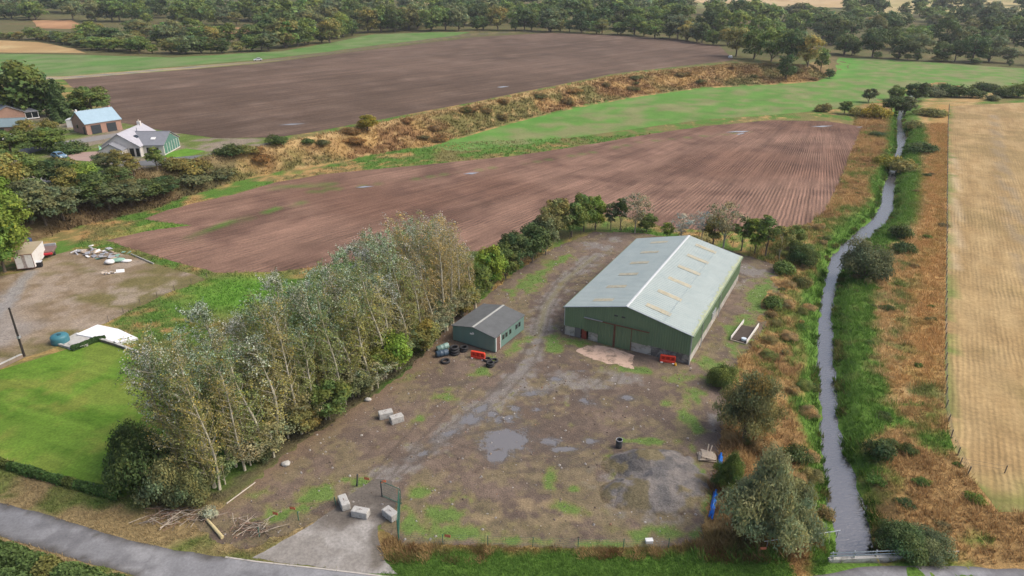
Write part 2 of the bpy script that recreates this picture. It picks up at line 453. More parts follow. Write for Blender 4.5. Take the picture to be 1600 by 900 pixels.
def sheet(name, poly, step, off, mat, colfn, attrs=None, jit=0.25, edge=None, flat=True):
    edge = edge or step
    b = []
    for (x0, y0), (x1, y1) in zip(poly, poly[1:] + poly[:1]):
        L = math.hypot(x1 - x0, y1 - y0); n = max(1, int(L / edge)); nx, ny = -(y1 - y0) / (L + 1e-9), (x1 - x0) / (L + 1e-9)
        for i in range(n):
            t = i / n; x, y = x0 + (x1 - x0) * t, y0 + (y1 - y0) * t
            j = (float(fbm(np.array([x]), np.array([y]), edge * 3, 77, 3)[0]) - .5) * 2.6 * jit if i else 0
            b.append((x + nx * j, y + ny * j))
    xs = [p[0] for p in poly]; ys = [p[1] for p in poly]
    ax = np.arange(min(xs), max(xs), step); ay = np.arange(min(ys), max(ys), step)
    PX, PY = np.meshgrid(ax, ay); PX = PX + (np.arange(len(ay))[:, None] % 2) * step * .5; PX = PX.ravel(); PY = PY.ravel()
    k = inpoly(PX, PY, b); PX, PY = PX[k], PY[k]
    k = pdist(PX, PY, b + b[:1]) > step * .45; PX, PY = PX[k], PY[k]
    pts = [Vector(p) for p in b] + [Vector(p) for p in zip(PX.tolist(), PY.tolist())]
    nb = len(b)
    v, _, f, *_ = delaunay_2d_cdt(pts, [(i, (i + 1) % nb) for i in range(nb)], [], 1, 1e-4)
    v = np.array([(p.x, p.y) for p in v]); f = np.array([q for q in f if len(q) == 3])
    a = v[f[:, 1]] - v[f[:, 0]]; c = v[f[:, 2]] - v[f[:, 0]]; flip = (a[:, 0] * c[:, 1] - a[:, 1] * c[:, 0]) < 0
    f[flip] = f[flip][:, ::-1]
    x, y = v[:, 0], v[:, 1]
    at_ = {k_: fn(x, y) for k_, fn in (attrs or {}).items()}
    me = mesh_np(name, np.stack([x, y, hgt(x, y, False) + off], 1), f, colfn(x, y), at_, smooth=True)
    return tag(link(name, me, mat), kind='structure')

def two(a, b, scale, lo=.4, hi=.6, seed=1, third=None):
    a, b = V3(a), V3(b)
    def fn(x, y):
        c = mixn(a, b, sstep(lo, hi, fbm(x, y, scale, seed)))
        if third is not None: c = mixn(c, V3(third), sstep(.55, .68, fbm(x, y, scale * .4, seed + 9)))
        return c
    return fn
def streak(a, b, ang, ls, ws, seed=1, lo=.42, hi=.6):
    a, b = V3(a), V3(b); ca, sa = math.cos(ang), math.sin(ang)
    return lambda x, y: mixn(a, b, sstep(lo, hi, fbm((x * ca + y * sa) / ls * ws, -x * sa + y * ca, ws, seed)))

# lower ploughed field, drills converging gently
piv = np.array((140.0, 315.0))
def phi_low(x, y):
    return np.arctan2(x - piv[0], piv[1] - y) * 175.0
GREENING = PL([(300, 372), (340, 355), (400, 335), (470, 318)]), PL([(480, 300), (560, 292), (700, 272), (800, 258), (900, 243), (1000, 222), (1180, 205)]), PL([(430, 293), (520, 288)])
def col_low(x, y):
    c = mixn(V3((.170, .097, .068)), V3((.220, .134, .097)), sstep(.35, .65, fbm(x, y, 30, 4)))
    c = mixn(c, V3((.125, .073, .054)), sstep(.50, .66, fbm(x, y, 9, 8)) * .7)
    n = fbm(x, y, 3, 6)
    for i, ln in enumerate(GREENING):
        c = mixn(c, GRN * 1.05, sstep((1.5, .8, 2.2)[i], .2, pdist(x, y, ln) + (n - .5) * 2.5) * (.95, .5, .6)[i])
    return c
PLOUGH_LOW = PL([(165, 376), (255, 404), (335, 426), (430, 425), (560, 408), (700, 396), (760, 392), (800, 372), (850, 350), (930, 333), (985, 340), (1040, 356), (1120, 362), (1200, 360), (1262, 352), (1290, 330), (1312, 285), (1332, 235), (1348, 198),
                 (1290, 189), (1200, 188), (1100, 197), (1000, 212), (900, 229), (800, 244), (700, 254), (600, 263), (500, 273), (435, 284), (380, 300), (300, 318), (262, 328), (225, 342), (300, 352), (225, 362)])
M_PL = ground_mat('ploughed_drills', 2.2, .12, .72, 1.28, 1.0, .3, rows=(.75, .5, .07, .32))
tag(sheet('ploughed_field', PLOUGH_LOW, 2.2, .02, M_PL, col_low, {'phi': phi_low, 'rho': lambda x, y: np.hypot(x - piv[0], y - piv[1])}, .5), 'brown ploughed field in drills beyond the plantation and barn')

# upper ploughed field on the terrace
PLOUGH_UP = PL([(97, 124), (250, 112), (400, 100), (520, 85), (650, 69), (740, 58), (860, 51), (960, 55), (1060, 61), (1125, 72), (1146, 94),
                (1050, 105), (960, 115), (850, 137), (700, 167), (600, 186), (480, 208), (430, 215), (340, 216), (270, 207), (190, 192), (150, 160), (118, 140)])
ca_, sa_ = math.cos(R(46)), math.sin(R(46))
M_PU = ground_mat('ploughed_tilth', 1.2, .05, .78, 1.22, .8, .3, rows=(1.1, 1.0, .04, .30))
def col_up(x, y):
    c = mixn(V3((.105, .071, .051)), V3((.138, .094, .069)), sstep(.35, .65, fbm(x, y, 60, 14)))
    u = x * ca_ + y * sa_; v = -x * sa_ + y * ca_
    c = mixn(c, V3((.175, .126, .096)), sstep(.55, .7, fbm(u / 12, v, 3, 15)) * .5); return c
tag(sheet('ploughed_field', PLOUGH_UP, 7, .06, M_PU, col_up, {'phi': lambda x, y: -x * sa_ + y * ca_, 'rho': lambda x, y: x * ca_ + y * sa_}, .8), 'dark ploughed field on the upper terrace above the brown bank')

# stubble field
STUB_POLY = STUB_LINE + PL([(1600, 160), (1750, 158)]) + [G(2100, 300), G(2200, 600), G(1900, 800)]
da = math.atan2(STUB_LINE[-1][1] - STUB_LINE[4][1], STUB_LINE[-1][0] - STUB_LINE[4][0])
TRAM = [PL([(1548, 180), (1560, 260), (1575, 330), (1592, 400), (1605, 450)]), PL([(1556, 180), (1572, 260), (1592, 330), (1612, 400)]), PL([(1492, 240), (1494, 320), (1496, 420)])]
_sc = streak((.300, .205, .094), (.360, .258, .126), da, 9, 1.6, 21, .35, .65)
def col_st(x, y):
    c = _sc(x, y); c = mixn(c, V3((.25, .18, .08)), sstep(.5, .66, fbm(x, y, 14, 23)) * .8)
    c = mixn(c, V3((.17, .17, .05)), sstep(.52, .7, fbm(x, y, 9, 29)) * sstep(74, 56, y))
    for i, ln in enumerate(TRAM): c = mixn(c, V3((.50, .42, .29)) if i == 2 else V3((.26, .20, .12)), sstep(.8, .2, pdist(x, y, ln) + (fbm(x, y, 1.5, 3) - .5) * 1.2) * (.8, .9, .4)[i])
    ds = pdist(x, y, STUB_LINE); c = mixn(c, GRN, sstep(1.4, .4, ds + (fbm(x, y, 4, 31) - .4) * 5) * .7); c = mixn(c, mixn(GRN, OLIVE, fbm(x, y, 2, 3)), sstep(56, 49, y + (fbm(x, y, 5, 5) - .5) * 6) * .8)
    return c
M_ST = ground_mat('stubble', 1.6, .2, .75, 1.25, .6, .12, rows=(.6, .6, .012, .13))
tag(sheet('stubble_field', STUB_POLY, 1.6, .012, M_ST, col_st, {'phi': lambda x, y: -x * math.sin(da) + y * math.cos(da), 'rho': lambda x, y: x * math.cos(da) + y * math.sin(da)}, .2), 'pale harvested stubble field beyond the stream')

# grass fields
M_FIELD = ground_mat('pasture', 1.2, .1, .8, 1.2, .5, .15)
MEADOW = PL([(665, 231), (720, 216), (800, 193), (900, 169), (1000, 151), (1100, 138), (1200, 133), (1275, 128), (1305, 116), (1308, 90), (1380, 92), (1450, 97), (1600, 107), (1800, 118), (1800, 160), (1600, 140), (1480, 152), (1400, 160), (1330, 164), (1300, 171), (1200, 180), (1100, 187), (1000, 200), (900, 214), (800, 228), (720, 237)])
_mc = streak((.10, .215, .040), (.19, .205, .085), R(48), 7, 3.5, 41, .40, .60)
def col_md(x, y):
    c = _mc(x, y); dB = pdist(x, y, B_LINE); return mixn(c, V3((.085, .25, .035)), sstep(14, 2, dB + (fbm(x, y, 8, 2) - .5) * 12) * .7)
tag(sheet('meadow', MEADOW, 4, .03, M_FIELD, col_md, jit=.6), 'bright green meadow below the brown bank')
FARGREEN = PL([(-120, 86), (0, 84), (130, 86), (270, 90), (400, 82), (440, 80), (520, 66), (580, 54), (680, 50), (735, 50), (715, 55), (600, 69), (520, 80), (400, 94), (250, 106), (100, 119), (0, 116), (-120, 116)])
tag(sheet('pasture_field', FARGREEN, 8, .06, M_FIELD, streak((.095, .19, .045), (.155, .205, .08), R(40), 6, 6, 43), jit=1), 'green pasture strip beyond the upper ploughed field')
M_FAR = ground_mat('far_stubble', .5, .05, .85, 1.15, .3, .2)
tag(sheet('stubble_field', PL([(-120, 62), (0, 63), (60, 66), (115, 76), (135, 83), (0, 82), (-120, 82)]), 8, .07, M_FAR, two((.42, .32, .16), (.36, .24, .11), 30), jit=1), 'tan stubble patch at the far left below the scrub belt')
tag(sheet('stubble_field', PL([(50, 32), (110, 31), (125, 38), (112, 45), (60, 44)]), 10, .07, M_FAR, two((.40, .23, .12), (.33, .18, .09), 30), jit=1), 'small orange stubble gap in the far left wood')
tag(sheet('stubble_field', PL([(240, 38), (330, 41), (400, 44), (392, 52), (300, 54), (265, 46)]), 10, .07, M_FAR, two((.40, .23, .12), (.34, .19, .09), 30), jit=1), 'orange stubble field behind the scrub belt')
tag(sheet('stubble_field', PL([(610, -6), (660, 0), (680, 9), (655, 11), (635, 3)]), 14, .1, M_FAR, two((.45, .34, .2), (.4, .3, .17), 40), jit=2), 'small pale field glimpsed between the far woods')
tag(sheet('stubble_field', PL([(1050, -3), (1130, -4), (1320, -4), (1315, 12), (1230, 10), (1120, 5), (1055, 3)]), 14, .1, M_FAR, two((.45, .34, .19), (.40, .29, .15), 40), jit=2), 'pale stubble field on the far hillside')
tag(sheet('pasture_field', PL([(1055, 4), (1120, 6), (1230, 11), (1205, 17), (1120, 18), (1080, 10)]), 14, .1, M_FIELD, two((.16, .2, .07), (.2, .2, .08), 40), jit=2), 'olive pasture under the pale hillside field')
tag(sheet('stubble_field', PL([(1322, -4), (1480, -6), (1620, -6), (1620, 16), (1500, 20), (1400, 22), (1330, 14)]), 14, .1, M_FAR, two((.38, .31, .15), (.27, .25, .1), 40), jit=2), 'yellowed hillside field behind the far right trees')

# lawn
LAWN = PL([(-160, 672), (0, 716), (100, 745), (192, 777), (225, 765), (262, 700), (280, 600), (255, 560), (205, 545), (165, 524), (110, 544), (60, 560), (0, 578), (-160, 625)])
M_LAWN = ground_mat('lawn_grass', 3.2, .5, .6, 1.4, .7, .06, rows=(1.3, .4, .05, .16))
_lc = streak((.078, .158, .016), (.116, .205, .026), R(-22), 8, .9, 51, .35, .65)
def col_lawn(x, y):
    c = _lc(x, y); c = mixn(c, V3((.165, .205, .038)), sstep(.48, .62, fbm(x, y, 5, 53)) * .6); return mixn(c, V3((.2, .2, .045)), sstep(.58, .7, fbm(x, y, 4, 57)) * .5)
LPHI = {'phi': lambda x, y: x * math.sin(R(22)) + y * math.cos(R(22)), 'rho': lambda x, y: x * math.cos(R(22)) - y * math.sin(R(22))}
tag(sheet('lawn', LAWN, .7, .012, M_LAWN, col_lawn, LPHI, jit=.08), 'bright mown lawn beside the plantation')

# yard round the barn
YARD = PL([(345, 795), (450, 707), (560, 632), (640, 577), (690, 522), (720, 490), (770, 455), (805, 425), (860, 390), (930, 362), (1000, 364), (1100, 378), (1215, 415), (1222, 440), (1190, 520), (1135, 590), (1128, 680), (1105, 800), (1095, 845),
           (1040, 856), (900, 858), (760, 853), (650, 852), (624, 848), (596, 820), (530, 800), (440, 838), (380, 858), (330, 845), (300, 815)])
TRACK = PL([(560, 790), (600, 745), (660, 705), (720, 665), (775, 620), (822, 570), (842, 520), (852, 480), (880, 440), (930, 400)])
TRACK2 = PL([(820, 575), (900, 600), (990, 590)])
def offset(line, d):
    out = []
    for i, p in enumerate(line):
        a, b = line[max(i - 1, 0)], line[min(i + 1, len(line) - 1)]; L = math.hypot(b[0] - a[0], b[1] - a[1]); out.append((p[0] - (b[1] - a[1]) / L * d, p[1] + (b[0] - a[0]) / L * d))
    return out
_arc = PL([(640, 720), (720, 690), (810, 670), (890, 640), (950, 600), (965, 570)]); _arc2 = PL([(700, 700), (800, 730), (900, 720), (980, 680), (1040, 650)]); _arc3 = PL([(600, 740), (640, 690), (690, 640), (740, 600), (800, 560), (830, 520)])
RUTS = [offset(l, d) for l in (TRACK, _arc, _arc2, _arc3) for d in (-.9, .9)]
def spl(x, y, lst):
    wv = np.zeros(x.shape)
    for px, py, rx, ry, a, s in lst:
        cx, cy = at(px, py); dx, dy = x - cx, y - cy; ca, sa = math.cos(R(a)), math.sin(R(a))
        wv = np.maximum(wv, s * np.exp(-(((dx * ca + dy * sa) / rx) ** 2 + ((-dx * sa + dy * ca) / ry) ** 2)))
    return wv
Y_WET = [(790, 688, 3.2, 2.8, 20, 1.0), (735, 655, 2.2, 1.2, 35, .8), (830, 615, 2.4, .8, 10, .7), (860, 690, 1.6, 1.0, 0, .75), (790, 655, 2.6, 1.0, 20, .72), (775, 712, 1.6, 1.6, 0, .9), (750, 640, 1.6, .8, 40, .85), (768, 648, .7, 1.0, 0, .85), (805, 638, 1.2, .8, -20, .75), (885, 702, 2.2, .6, 5, .85), (925, 690, 1.2, .8, 0, .7), (918, 628, 1.6, .9, -30, .8), (868, 592, 1.2, .8, 0, .7), (980, 622, 1.2, .9, 0, .75),
         (840, 640, 1.5, .5, 10, .65), (700, 678, 2.4, .8, 35, .7), (660, 710, 2.2, .8, 35, .6), (800, 660, 2.4, .5, 0, .6), (900, 580, 2, .5, 0, .6)]
Y_GRN = [(905, 535, 3.4, 1.6, -25, .9), (865, 540, 1.6, 3, 0, .8), (1000, 578, 3.4, 1.2, -15, .85), (1060, 590, 3.0, 1.4, 0, .9), (1085, 610, 2, 3, 0, .7), (1120, 575, 2.0, 4, 50, .95), (1150, 520, 2.4, 7, -28, 1.0), (1190, 460, 2.4, 8, -28, 1.0), (690, 617, 2.2, 1.6, 20, .8), (650, 655, 2, 1, 20, .6), (640, 590, 2, 1.2, 40, .6),
         (755, 580, 1.6, 1.4, 0, .8), (800, 545, 1.2, 4, -30, .95), (770, 560, 1.2, 1.4, 0, .7), (830, 440, 2.2, 7, -30, 1.0), (870, 408, 1.6, 5, -40, .9), (490, 775, 3, 1.4, 25, .8), (455, 800, 3, 1.2, 25, .9), (400, 770, 2.5, 1.2, 30, .6), (560, 752, 1.4, .8, 0, .9), (655, 768, 1.6, 1.2, 0, .95), (690, 800, 3, 2, 0, .8), (640, 820, 1.2, 2.4, 0, .95), (720, 830, 4, 1.2, 0, .8), (895, 765, .8, .5, 0, 1),
         (900, 795, 2.6, .9, -10, .8), (860, 740, 1, 2.2, 0, .6), (955, 715, .8, 2.4, 0, .8), (1010, 690, 3, .7, -4, 1.0), (1082, 700, .8, 1.4, 0, 1), (1085, 665, 1.2, 2, 0, .7), (1020, 835, 5, .9, 0, .8), (820, 845, 5, .6, 0, .8), (1070, 650, 1.2, 2.4, 0, .8), (1100, 770, 1, 5, 0, .8), (940, 850, 5, .6, 0, .9), (1040, 630, 1.5, 1, 0, .6)]
Y_TAN = [(820, 790, 4, 1.6, 0, .8), (870, 810, 4, 1.2, -10, .7), (760, 810, 3, 1.2, 0, .7), (1060, 640, 2, 1.6, 0, .7), (940, 560, 2, .8, 0, .5), (560, 800, 3, 1, 25, .4), (640, 640, 4, 1.5, 30, .4), (870, 640, 2, 1, 0, .4)]
Y_GRAV = [(1020, 745, 5.5, 3.6, 0, .95), (1030, 790, 5, 2.6, 0, .95), (980, 780, 3, 2.6, 0, .7), (1180, 425, 4, 3.4, 0, 1), (1150, 440, 3, 4, 0, .7), (930, 385, 4, 2.4, -20, 1), (960, 375, 3, 2, 0, .9), (1160, 660, 3, 3, 0, .5), (1115, 655, 1.6, 2.4, 0, .9), (1030, 640, 1, 1, 0, .3), (960, 605, 2.4, 1.2, 0, .6), (820, 605, 5, 3, 0, .8), (760, 625, 4, 2, 30, .75), (900, 610, 3.5, 2, 0, .6)]
Y_DARK = [(770, 605, 3.6, 1.6, 20, .8), (720, 600, 3, 1, 25, .7), (975, 622, 2.2, 1.2, 0, .9), (895, 555, 2, .8, -28, .6), (990, 560, 3, .8, -28, .95), (880, 725, 3.4, 2, 0, .7), (830, 760, 3, 2, 0, .5), (700, 770, 2, 1, 0, .6), (990, 650, 3, 1.4, 0, .4), (600, 770, 1.6, 1.6, 0, .6), (900, 660, 4, 1.6, 0, .5)]
MUD, MUD2, GRAV = V3((.108, .079, .060)), V3((.150, .110, .083)), V3((.20, .187, .175))
def col_yard(x, y):
    n = fbm(x, y, 1.3, 61, 4); n2 = fbm(x, y, 5, 63); nn = (n - .5)
    c = mixn(MUD, MUD2, sstep(.38, .62, n2)); c = mixn(c, V3((.12, .085, .06)), sstep(.52, .68, n))
    nf = fbm(x, y, .55, 67, 3); c = mixn(c, mixn(V3((.135, .125, .05)), V3((.20, .155, .085)), nf), sstep(.50, .64, fbm(x, y, 2.2, 65) + .10 * sstep(60, 50, y) + (nf - .5) * .5) * .55); c = c * (.72 + .56 * nf)[:, None]
    g = np.maximum(spl(x, y, Y_GRAV), np.exp(-(pdist(x, y, TRACK) / 2.0) ** 2)); g = np.maximum(g, .75 * np.exp(-(pdist(x, y, TRACK2) / 2.4) ** 2))
    c = mixn(c, mixn(GRAV * .85, GRAV * 1.1, n), sstep(.40, .95, g + nn * 1.9) * .8)
    for q in RUTS: c = mixn(c, V3((.085, .064, .05)), sstep(.34, .1, pdist(x, y, q) + nn * .5) * .6)
    mid = np.exp(-(pdist(x, y, TRACK) / .45) ** 2) * (y > 84); c = mixn(c, OLIVE, mid * .5)
    c = mixn(c, V3((.085, .068, .055)), sstep(.35, .8, spl(x, y, Y_DARK) + nn * 1.2) * .75)
    c = mixn(c, V3((.27, .205, .115)), sstep(.35, .75, spl(x, y, Y_TAN) + nn * 1.5) * .7)
    gr = spl(x, y, Y_GRN) + nn * 1.5
    c = mixn(c, mixn(V3((.18, .16, .06)), V3((.105, .18, .032)), sstep(.4, .8, gr)), sstep(.28, .6, gr) * .92)
    dl = pdist(x, y, STRIP_R); c = mixn(c, mixn(V3((.19, .125, .075)), V3((.14, .095, .055)), n), sstep(5, 1, dl) * .6)
    return c
M_YARD = ground_mat('yard_mud_and_gravel', 5.5, 1.1, .45, 1.55, 1.0, .08, wet=True)
tag(sheet('yard', YARD, .30, .014, M_YARD, col_yard, {'wet': lambda x, y: spl(x, y, Y_WET)}, .5), 'muddy gravel yard with puddles in front of the green barn')

# road, drive, apron
ROAD_U = PL([(-160, 752), (0, 786), (60, 800), (120, 819), (200, 844), (290, 862), (350, 870), (400, 877), (500, 888), (620, 903), (800, 916), (1000, 916), (1200, 908), (1310, 894), (1340, 887), (1400, 884), (1480, 885), (1600, 890), (1800, 893)])
ROAD_D = PL([(-160, 800), (0, 838), (60, 856), (110, 872), (210, 900)]) + [(-24, 37.4), (-10, 34.5), (5, 33.3), (20, 33.8), (30, 35.8), (45, 36.2), (60, 35.5)]
M_ROAD = ground_mat('worn_asphalt', 4.5, .6, .78, 1.22, .4, .02, rough=.8)
rdl = [((a[0] + b[0]) / 2, (a[1] + b[1]) / 2) for a, b in zip(ROAD_U[::2], ROAD_D)]
def col_road(x, y):
    c = mixn(V3((.195, .198, .208)), V3((.24, .243, .252)), sstep(.35, .65, fbm(x, y, 4, 71)))
    e = np.minimum(pdist(x, y, ROAD_U), pdist(x, y, ROAD_D)); n = fbm(x, y, 1.1, 73)
    c = mixn(c, V3((.075, .068, .06)), sstep(.7, .1, e + (n - .5) * 1.0) * .85 * ((x < -25) | (x > 20)))
    c = mixn(c, V3((.13, .13, .138)), sstep(.56, .62, fbm(x * .8 + y * .3, y * 2.5, 2, 75)) * .6)
    return c
tag(sheet('road', ROAD_U + ROAD_D[::-1], .55, .018, M_ROAD, col_road, jit=.12), 'grey asphalt country road')
APRON = PL([(394, 872), (440, 846), (490, 818), (520, 797), (548, 772), (585, 748), (612, 752), (622, 778), (612, 808), (590, 822), (592, 845), (604, 880), (622, 898), (560, 895), (500, 887), (440, 880)])
_dk = PL([(530, 800), (580, 765), (610, 760), (612, 800), (585, 830), (590, 880)])
def col_ap(x, y):
    c = mixn(V3((.30, .285, .265)), V3((.235, .22, .20)), sstep(.42, .6, fbm(x, y, 2.2, 81)))
    n = fbm(x, y, 1.2, 83)
    q = sstep(3.0, 1.4, pdist(x, y, _dk[:4]) + (n - .5) * 2.2); c = mixn(c, V3((.115, .10, .085)), q * .9)
    c = mixn(c, V3((.13, .115, .095)), sstep(.9, .2, pdist(x, y, _dk[3:]) + (n - .5) * .8) * .9); return c
M_AP = ground_mat('worn_concrete', 3.5, .8, .68, 1.32, .5, .02, rough=.85)
tag(sheet('driveway', APRON, .3, .024, M_AP, col_ap, jit=.12), 'worn concrete driveway apron at the yard entrance')
kb = MB(); ks = PL([(352, 871), (400, 878), (500, 889), (600, 901), (660, 906)])
for a, b in zip(ks[:-1], ks[1:]):
    kb.box(((a[0] + b[0]) / 2, (a[1] + b[1]) / 2, .03), (math.hypot(b[0] - a[0], b[1] - a[1]), .14, .06), math.atan2(b[1] - a[1], b[0] - a[0]))
tag(kb.build('kerb', plain('kerb_stone', (.42, .39, .35), .9, .15, 2, .3)), 'narrow pale dropped kerb along the driveway mouth', kind='structure')
tag(sheet('concrete_slab', PL([(900, 549), (918, 540), (945, 541), (975, 549), (992, 556), (985, 570), (991, 577), (965, 569), (950, 569), (925, 560), (912, 556)]), .3, .028, plain('pink_concrete', (.50, .36, .28), .9, .1, 1, .2, dirt=((.16, .12, .09), .45, .8)), lambda x, y: np.ones((len(x), 3)), jit=.3), 'pinkish concrete pad at the foot of the barn doors')

# yard with the container, on the left
LYARD = PL([(-160, 470), (0, 432), (35, 425), (75, 400), (110, 392), (140, 388), (200, 398), (250, 414), (310, 432), (322, 437), (270, 455), (185, 495), (165, 505), (130, 515), (95, 540), (40, 558), (0, 572), (-160, 620)])
LT = PL([(50, 425), (35, 440), (10, 475), (-20, 500)])
def col_ly(x, y):
    n = fbm(x, y, 2, 91); n2 = fbm(x * .6, y, 6, 93)
    c = mixn(V3((.20, .15, .095)), V3((.26, .205, .145)), sstep(.4, .6, n)); c = mixn(c, V3((.135, .12, .042)), sstep(.45, .58, n2) * .85)
    c = mixn(c, V3((.24, .23, .215)), sstep(1.6, .6, pdist(x, y, LT) + (n - .5) * 1.5) * .9); c = mixn(c, V3((.30, .245, .19)), sstep(.56, .68, fbm(x, y, 4, 97)) * .8)
    c = mixn(c, V3((.25, .235, .22)), sstep(6, 2, pdist(x, y, PL([(0, 520), (-40, 480)])) + (n - .5) * 5) * .6)
    return c
tag(sheet('earth_yard', LYARD, .8, .013, ground_mat('bare_earth', 3.2, .7, .55, 1.45, .9, .08), col_ly, jit=.4), 'brown bare-earth yard around the white container')

# drives by the houses (on the terrace)
M_DRIVE = plain('red_gravel', (.34, .24, .20), .95, .15, .8, .3); M_TAR = plain('tarmac', (.13, .135, .14), .9, .15, .8, .2)
one = lambda x, y: np.ones((len(x), 3))
tag(sheet('gravel_drive', PL([(104, 243), (125, 238), (160, 236), (164, 248), (140, 252), (112, 250)]), 2, .03, M_DRIVE, one, jit=.2), 'reddish gravel drive beside the white house')
tag(sheet('tarmac_drive', PL([(165, 252), (215, 252), (250, 248), (330, 241), (330, 247), (250, 259), (180, 259)]), 2, .035, M_TAR, one, jit=.2), 'dark tarmac drive in front of the white house')
tag(sheet('lane', PL([(30, 234), (70, 226), (105, 220), (150, 213), (195, 206), (190, 212), (150, 220), (105, 227), (70, 233), (40, 242), (62, 262), (80, 285), (68, 285), (48, 262), (25, 245)]), 2, .033, plain('lane_tarmac', (.22, .21, .2), .9, .15, .8, .2), one, jit=.2), 'pale lane winding between the houses')
tag(sheet('garden_lawn', PL([(255, 240), (290, 232), (322, 236), (300, 243), (262, 247)]), 2, .037, M_LAWN, two((.10, .22, .025), (.13, .25, .03), 4), LPHI, jit=.1), 'small green garden lawn right of the white house')

# water
m, t, b = newmat('stream_water'); WATER = m
b.inputs['Base Color'].default_value = (.085, .083, .088, 1); b.inputs['Roughness'].default_value = .05; b.inputs['IOR'].default_value = 1.9; b.inputs['Specular IOR Level'].default_value = .85
g = t.nodes.new('ShaderNodeNewGeometry').outputs['Position']
mp = t.nodes.new('ShaderNodeMapping'); mp.inputs['Scale'].default_value = (.7, 1.7, 1); mp.inputs['Rotation'].default_value = (0, 0, R(12)); t.links.new(g, mp.inputs['Vector'])
bump(t, b, noise_node(t, 2.2, 3, .5, mp.outputs[0], .8).outputs[0], .38, .12)
WP = [(x - .9, y) for x, y in RL] + [(x + .9, y) for x, y in RR[::-1]]
def flat_sheet(name, poly, z, mat):
    mb = MB(); n = len(RL)
    A, B = [(x - .9, y) for x, y in RL], [(x + .9, y) for x, y in RR]
    k = min(len(A), len(B))
    idx = lambda L, i: L[round(i * (len(L) - 1) / (k * 2 - 1))]
    for i in range(k * 2 - 1):
        a0, a1, b0, b1 = idx(A, i), idx(A, i + 1), idx(B, i), idx(B, i + 1)
        mb.poly([(*a0, z), (*b0, z), (*b1, z), (*a1, z)])
    return mb.build(name, mat)
tag(flat_sheet('stream', WP, ZW, WATER), 'narrow stream running between grassy banks', kind='structure')

# standing water in the ploughed fields
STILL, _t, _b = newmat('standing_water'); _b.inputs['Base Color'].default_value = (.30, .29, .30, 1); _b.inputs['Roughness'].default_value = .08; _b.inputs['IOR'].default_value = 2.0
for pts, lb in (([(724, 273), (735, 269), (749, 269), (738, 274)], 'puddle strip in the wheel marks at the middle of the lower ploughed field'), ([(556, 294), (570, 290), (585, 291), (566, 295)], 'thin puddle strip left in the lower ploughed field'), ([(1133, 208), (1150, 204), (1172, 204), (1160, 208), (1150, 207)], 'puddle strip at the top of the lower ploughed field'), ([(1150, 211), (1160, 207), (1164, 208), (1154, 212)], 'short puddle under the top puddle strip'), ([(1266, 198), (1285, 196), (1302, 196), (1285, 200)], 'puddle strip near the right corner of the lower ploughed field'), ([(434, 197), (455, 193), (478, 192), (458, 196)], 'thin puddle strip in the upper ploughed field'), ([(776, 137), (786, 134), (796, 135), (784, 138)], 'small puddle at the rim of the upper ploughed field'), ([(1338, 199), (1346, 197), (1349, 199), (1342, 200)], 'tiny puddle at the right corner of the ploughed field')):
    cyp = sum(q[1] for q in pts) / len(pts); pts = [(q[0], cyp + (q[1] - cyp) * .55) for q in pts]
    tag(sheet('puddle', PL(pts), 2.0, .09, STILL, lambda x, y: np.ones((len(x), 3)), jit=.15, edge=1.0), lb)

# ------------------------------------------------------------------ the barn
def cladding(name, rgb, pitch=.33, rough=.55, dirt=None, var=.08):
    m, t, b = newmat(name)
    g = t.nodes.new('ShaderNodeTexCoord').outputs['Object']
    v = t.nodes.new('ShaderNodeRGB'); v.outputs[0].default_value = (*rgb, 1)
    mp = t.nodes.new('ShaderNodeMapping'); mp.inputs['Scale'].default_value = (1, 1, .12); t.links.new(g, mp.inputs['Vector'])
    n = noise_node(t, 1.3, 5, .65, mp.outputs[0]); col = vscale(t, v.outputs[0], maprange(t, n.outputs[0], .25, .75, 1 - var, 1 + var))
    if dirt: col = mixc(t, maprange(t, noise_node(t, dirt[2], 6, .7, mp.outputs[0], .4).outputs[0], .55, .75, 0, dirt[1]), col, dirt[0])
    t.links.new(col, b.inputs['Base Color']); b.inputs['Roughness'].default_value = rough
    return m
CLAD = cladding('green_cladding', (.135, .205, .118), dirt=((.13, .155, .10), .45, 1.0))
CLAD2 = cladding('dark_green_door', (.118, .182, .102), dirt=((.08, .085, .05), .4, 1.2))
ROOFM = plain('pale_roof_sheet', (.340, .395, .382), .7, .07, .4, .08, dirt=((.30, .36, .355), .5, .5))
MOSS = plain('mossy_roof_edge', (.36, .40, .26), .9, .25, 1.5, .3)
SKYL = plain('weathered_skylight', (.37, .335, .235), .7, .3, 1.4, .1, dirt=((.34, .35, .30), .6, 1.6))
BCONC = plain('barn_base_concrete', (.40, .38, .345), .9, .16, .7, .3, dirt=((.13, .12, .10), .45, .9))
BCONC2 = plain('stained_base_concrete', (.30, .285, .26), .9, .2, .7, .3, dirt=((.07, .065, .06), .8, 1.0))
RUST = plain('rust', (.16, .075, .05), .9, .3, 3, .3)

def corrugated(p00, p10, p01, n, amp, nrm):
    """sheet from edge p00->p10 (n ribs across) swept to p01; ribs stand along nrm"""
    p00, p10, p01, nrm = map(Vector, (p00, p10, p01, nrm)); u = p10 - p00; v = p01 - p00
    V = []; F = []
    prof = [(0, 0), (.55, 0), (.66, 1), (.89, 1)]
    xs = [((i + a) / n, b) for i in range(n) for a, b in prof] + [(1.0, 0)]
    for a, b in xs:
        q = p00 + u * a + nrm * (b * amp); V += [tuple(q), tuple(q + v)]
    for i in range(len(xs) - 1): F.append((2 * i, 2 * i + 2, 2 * i + 3, 2 * i + 1))
    mb = MB(); mb.v = V; mb.f = F; return mb

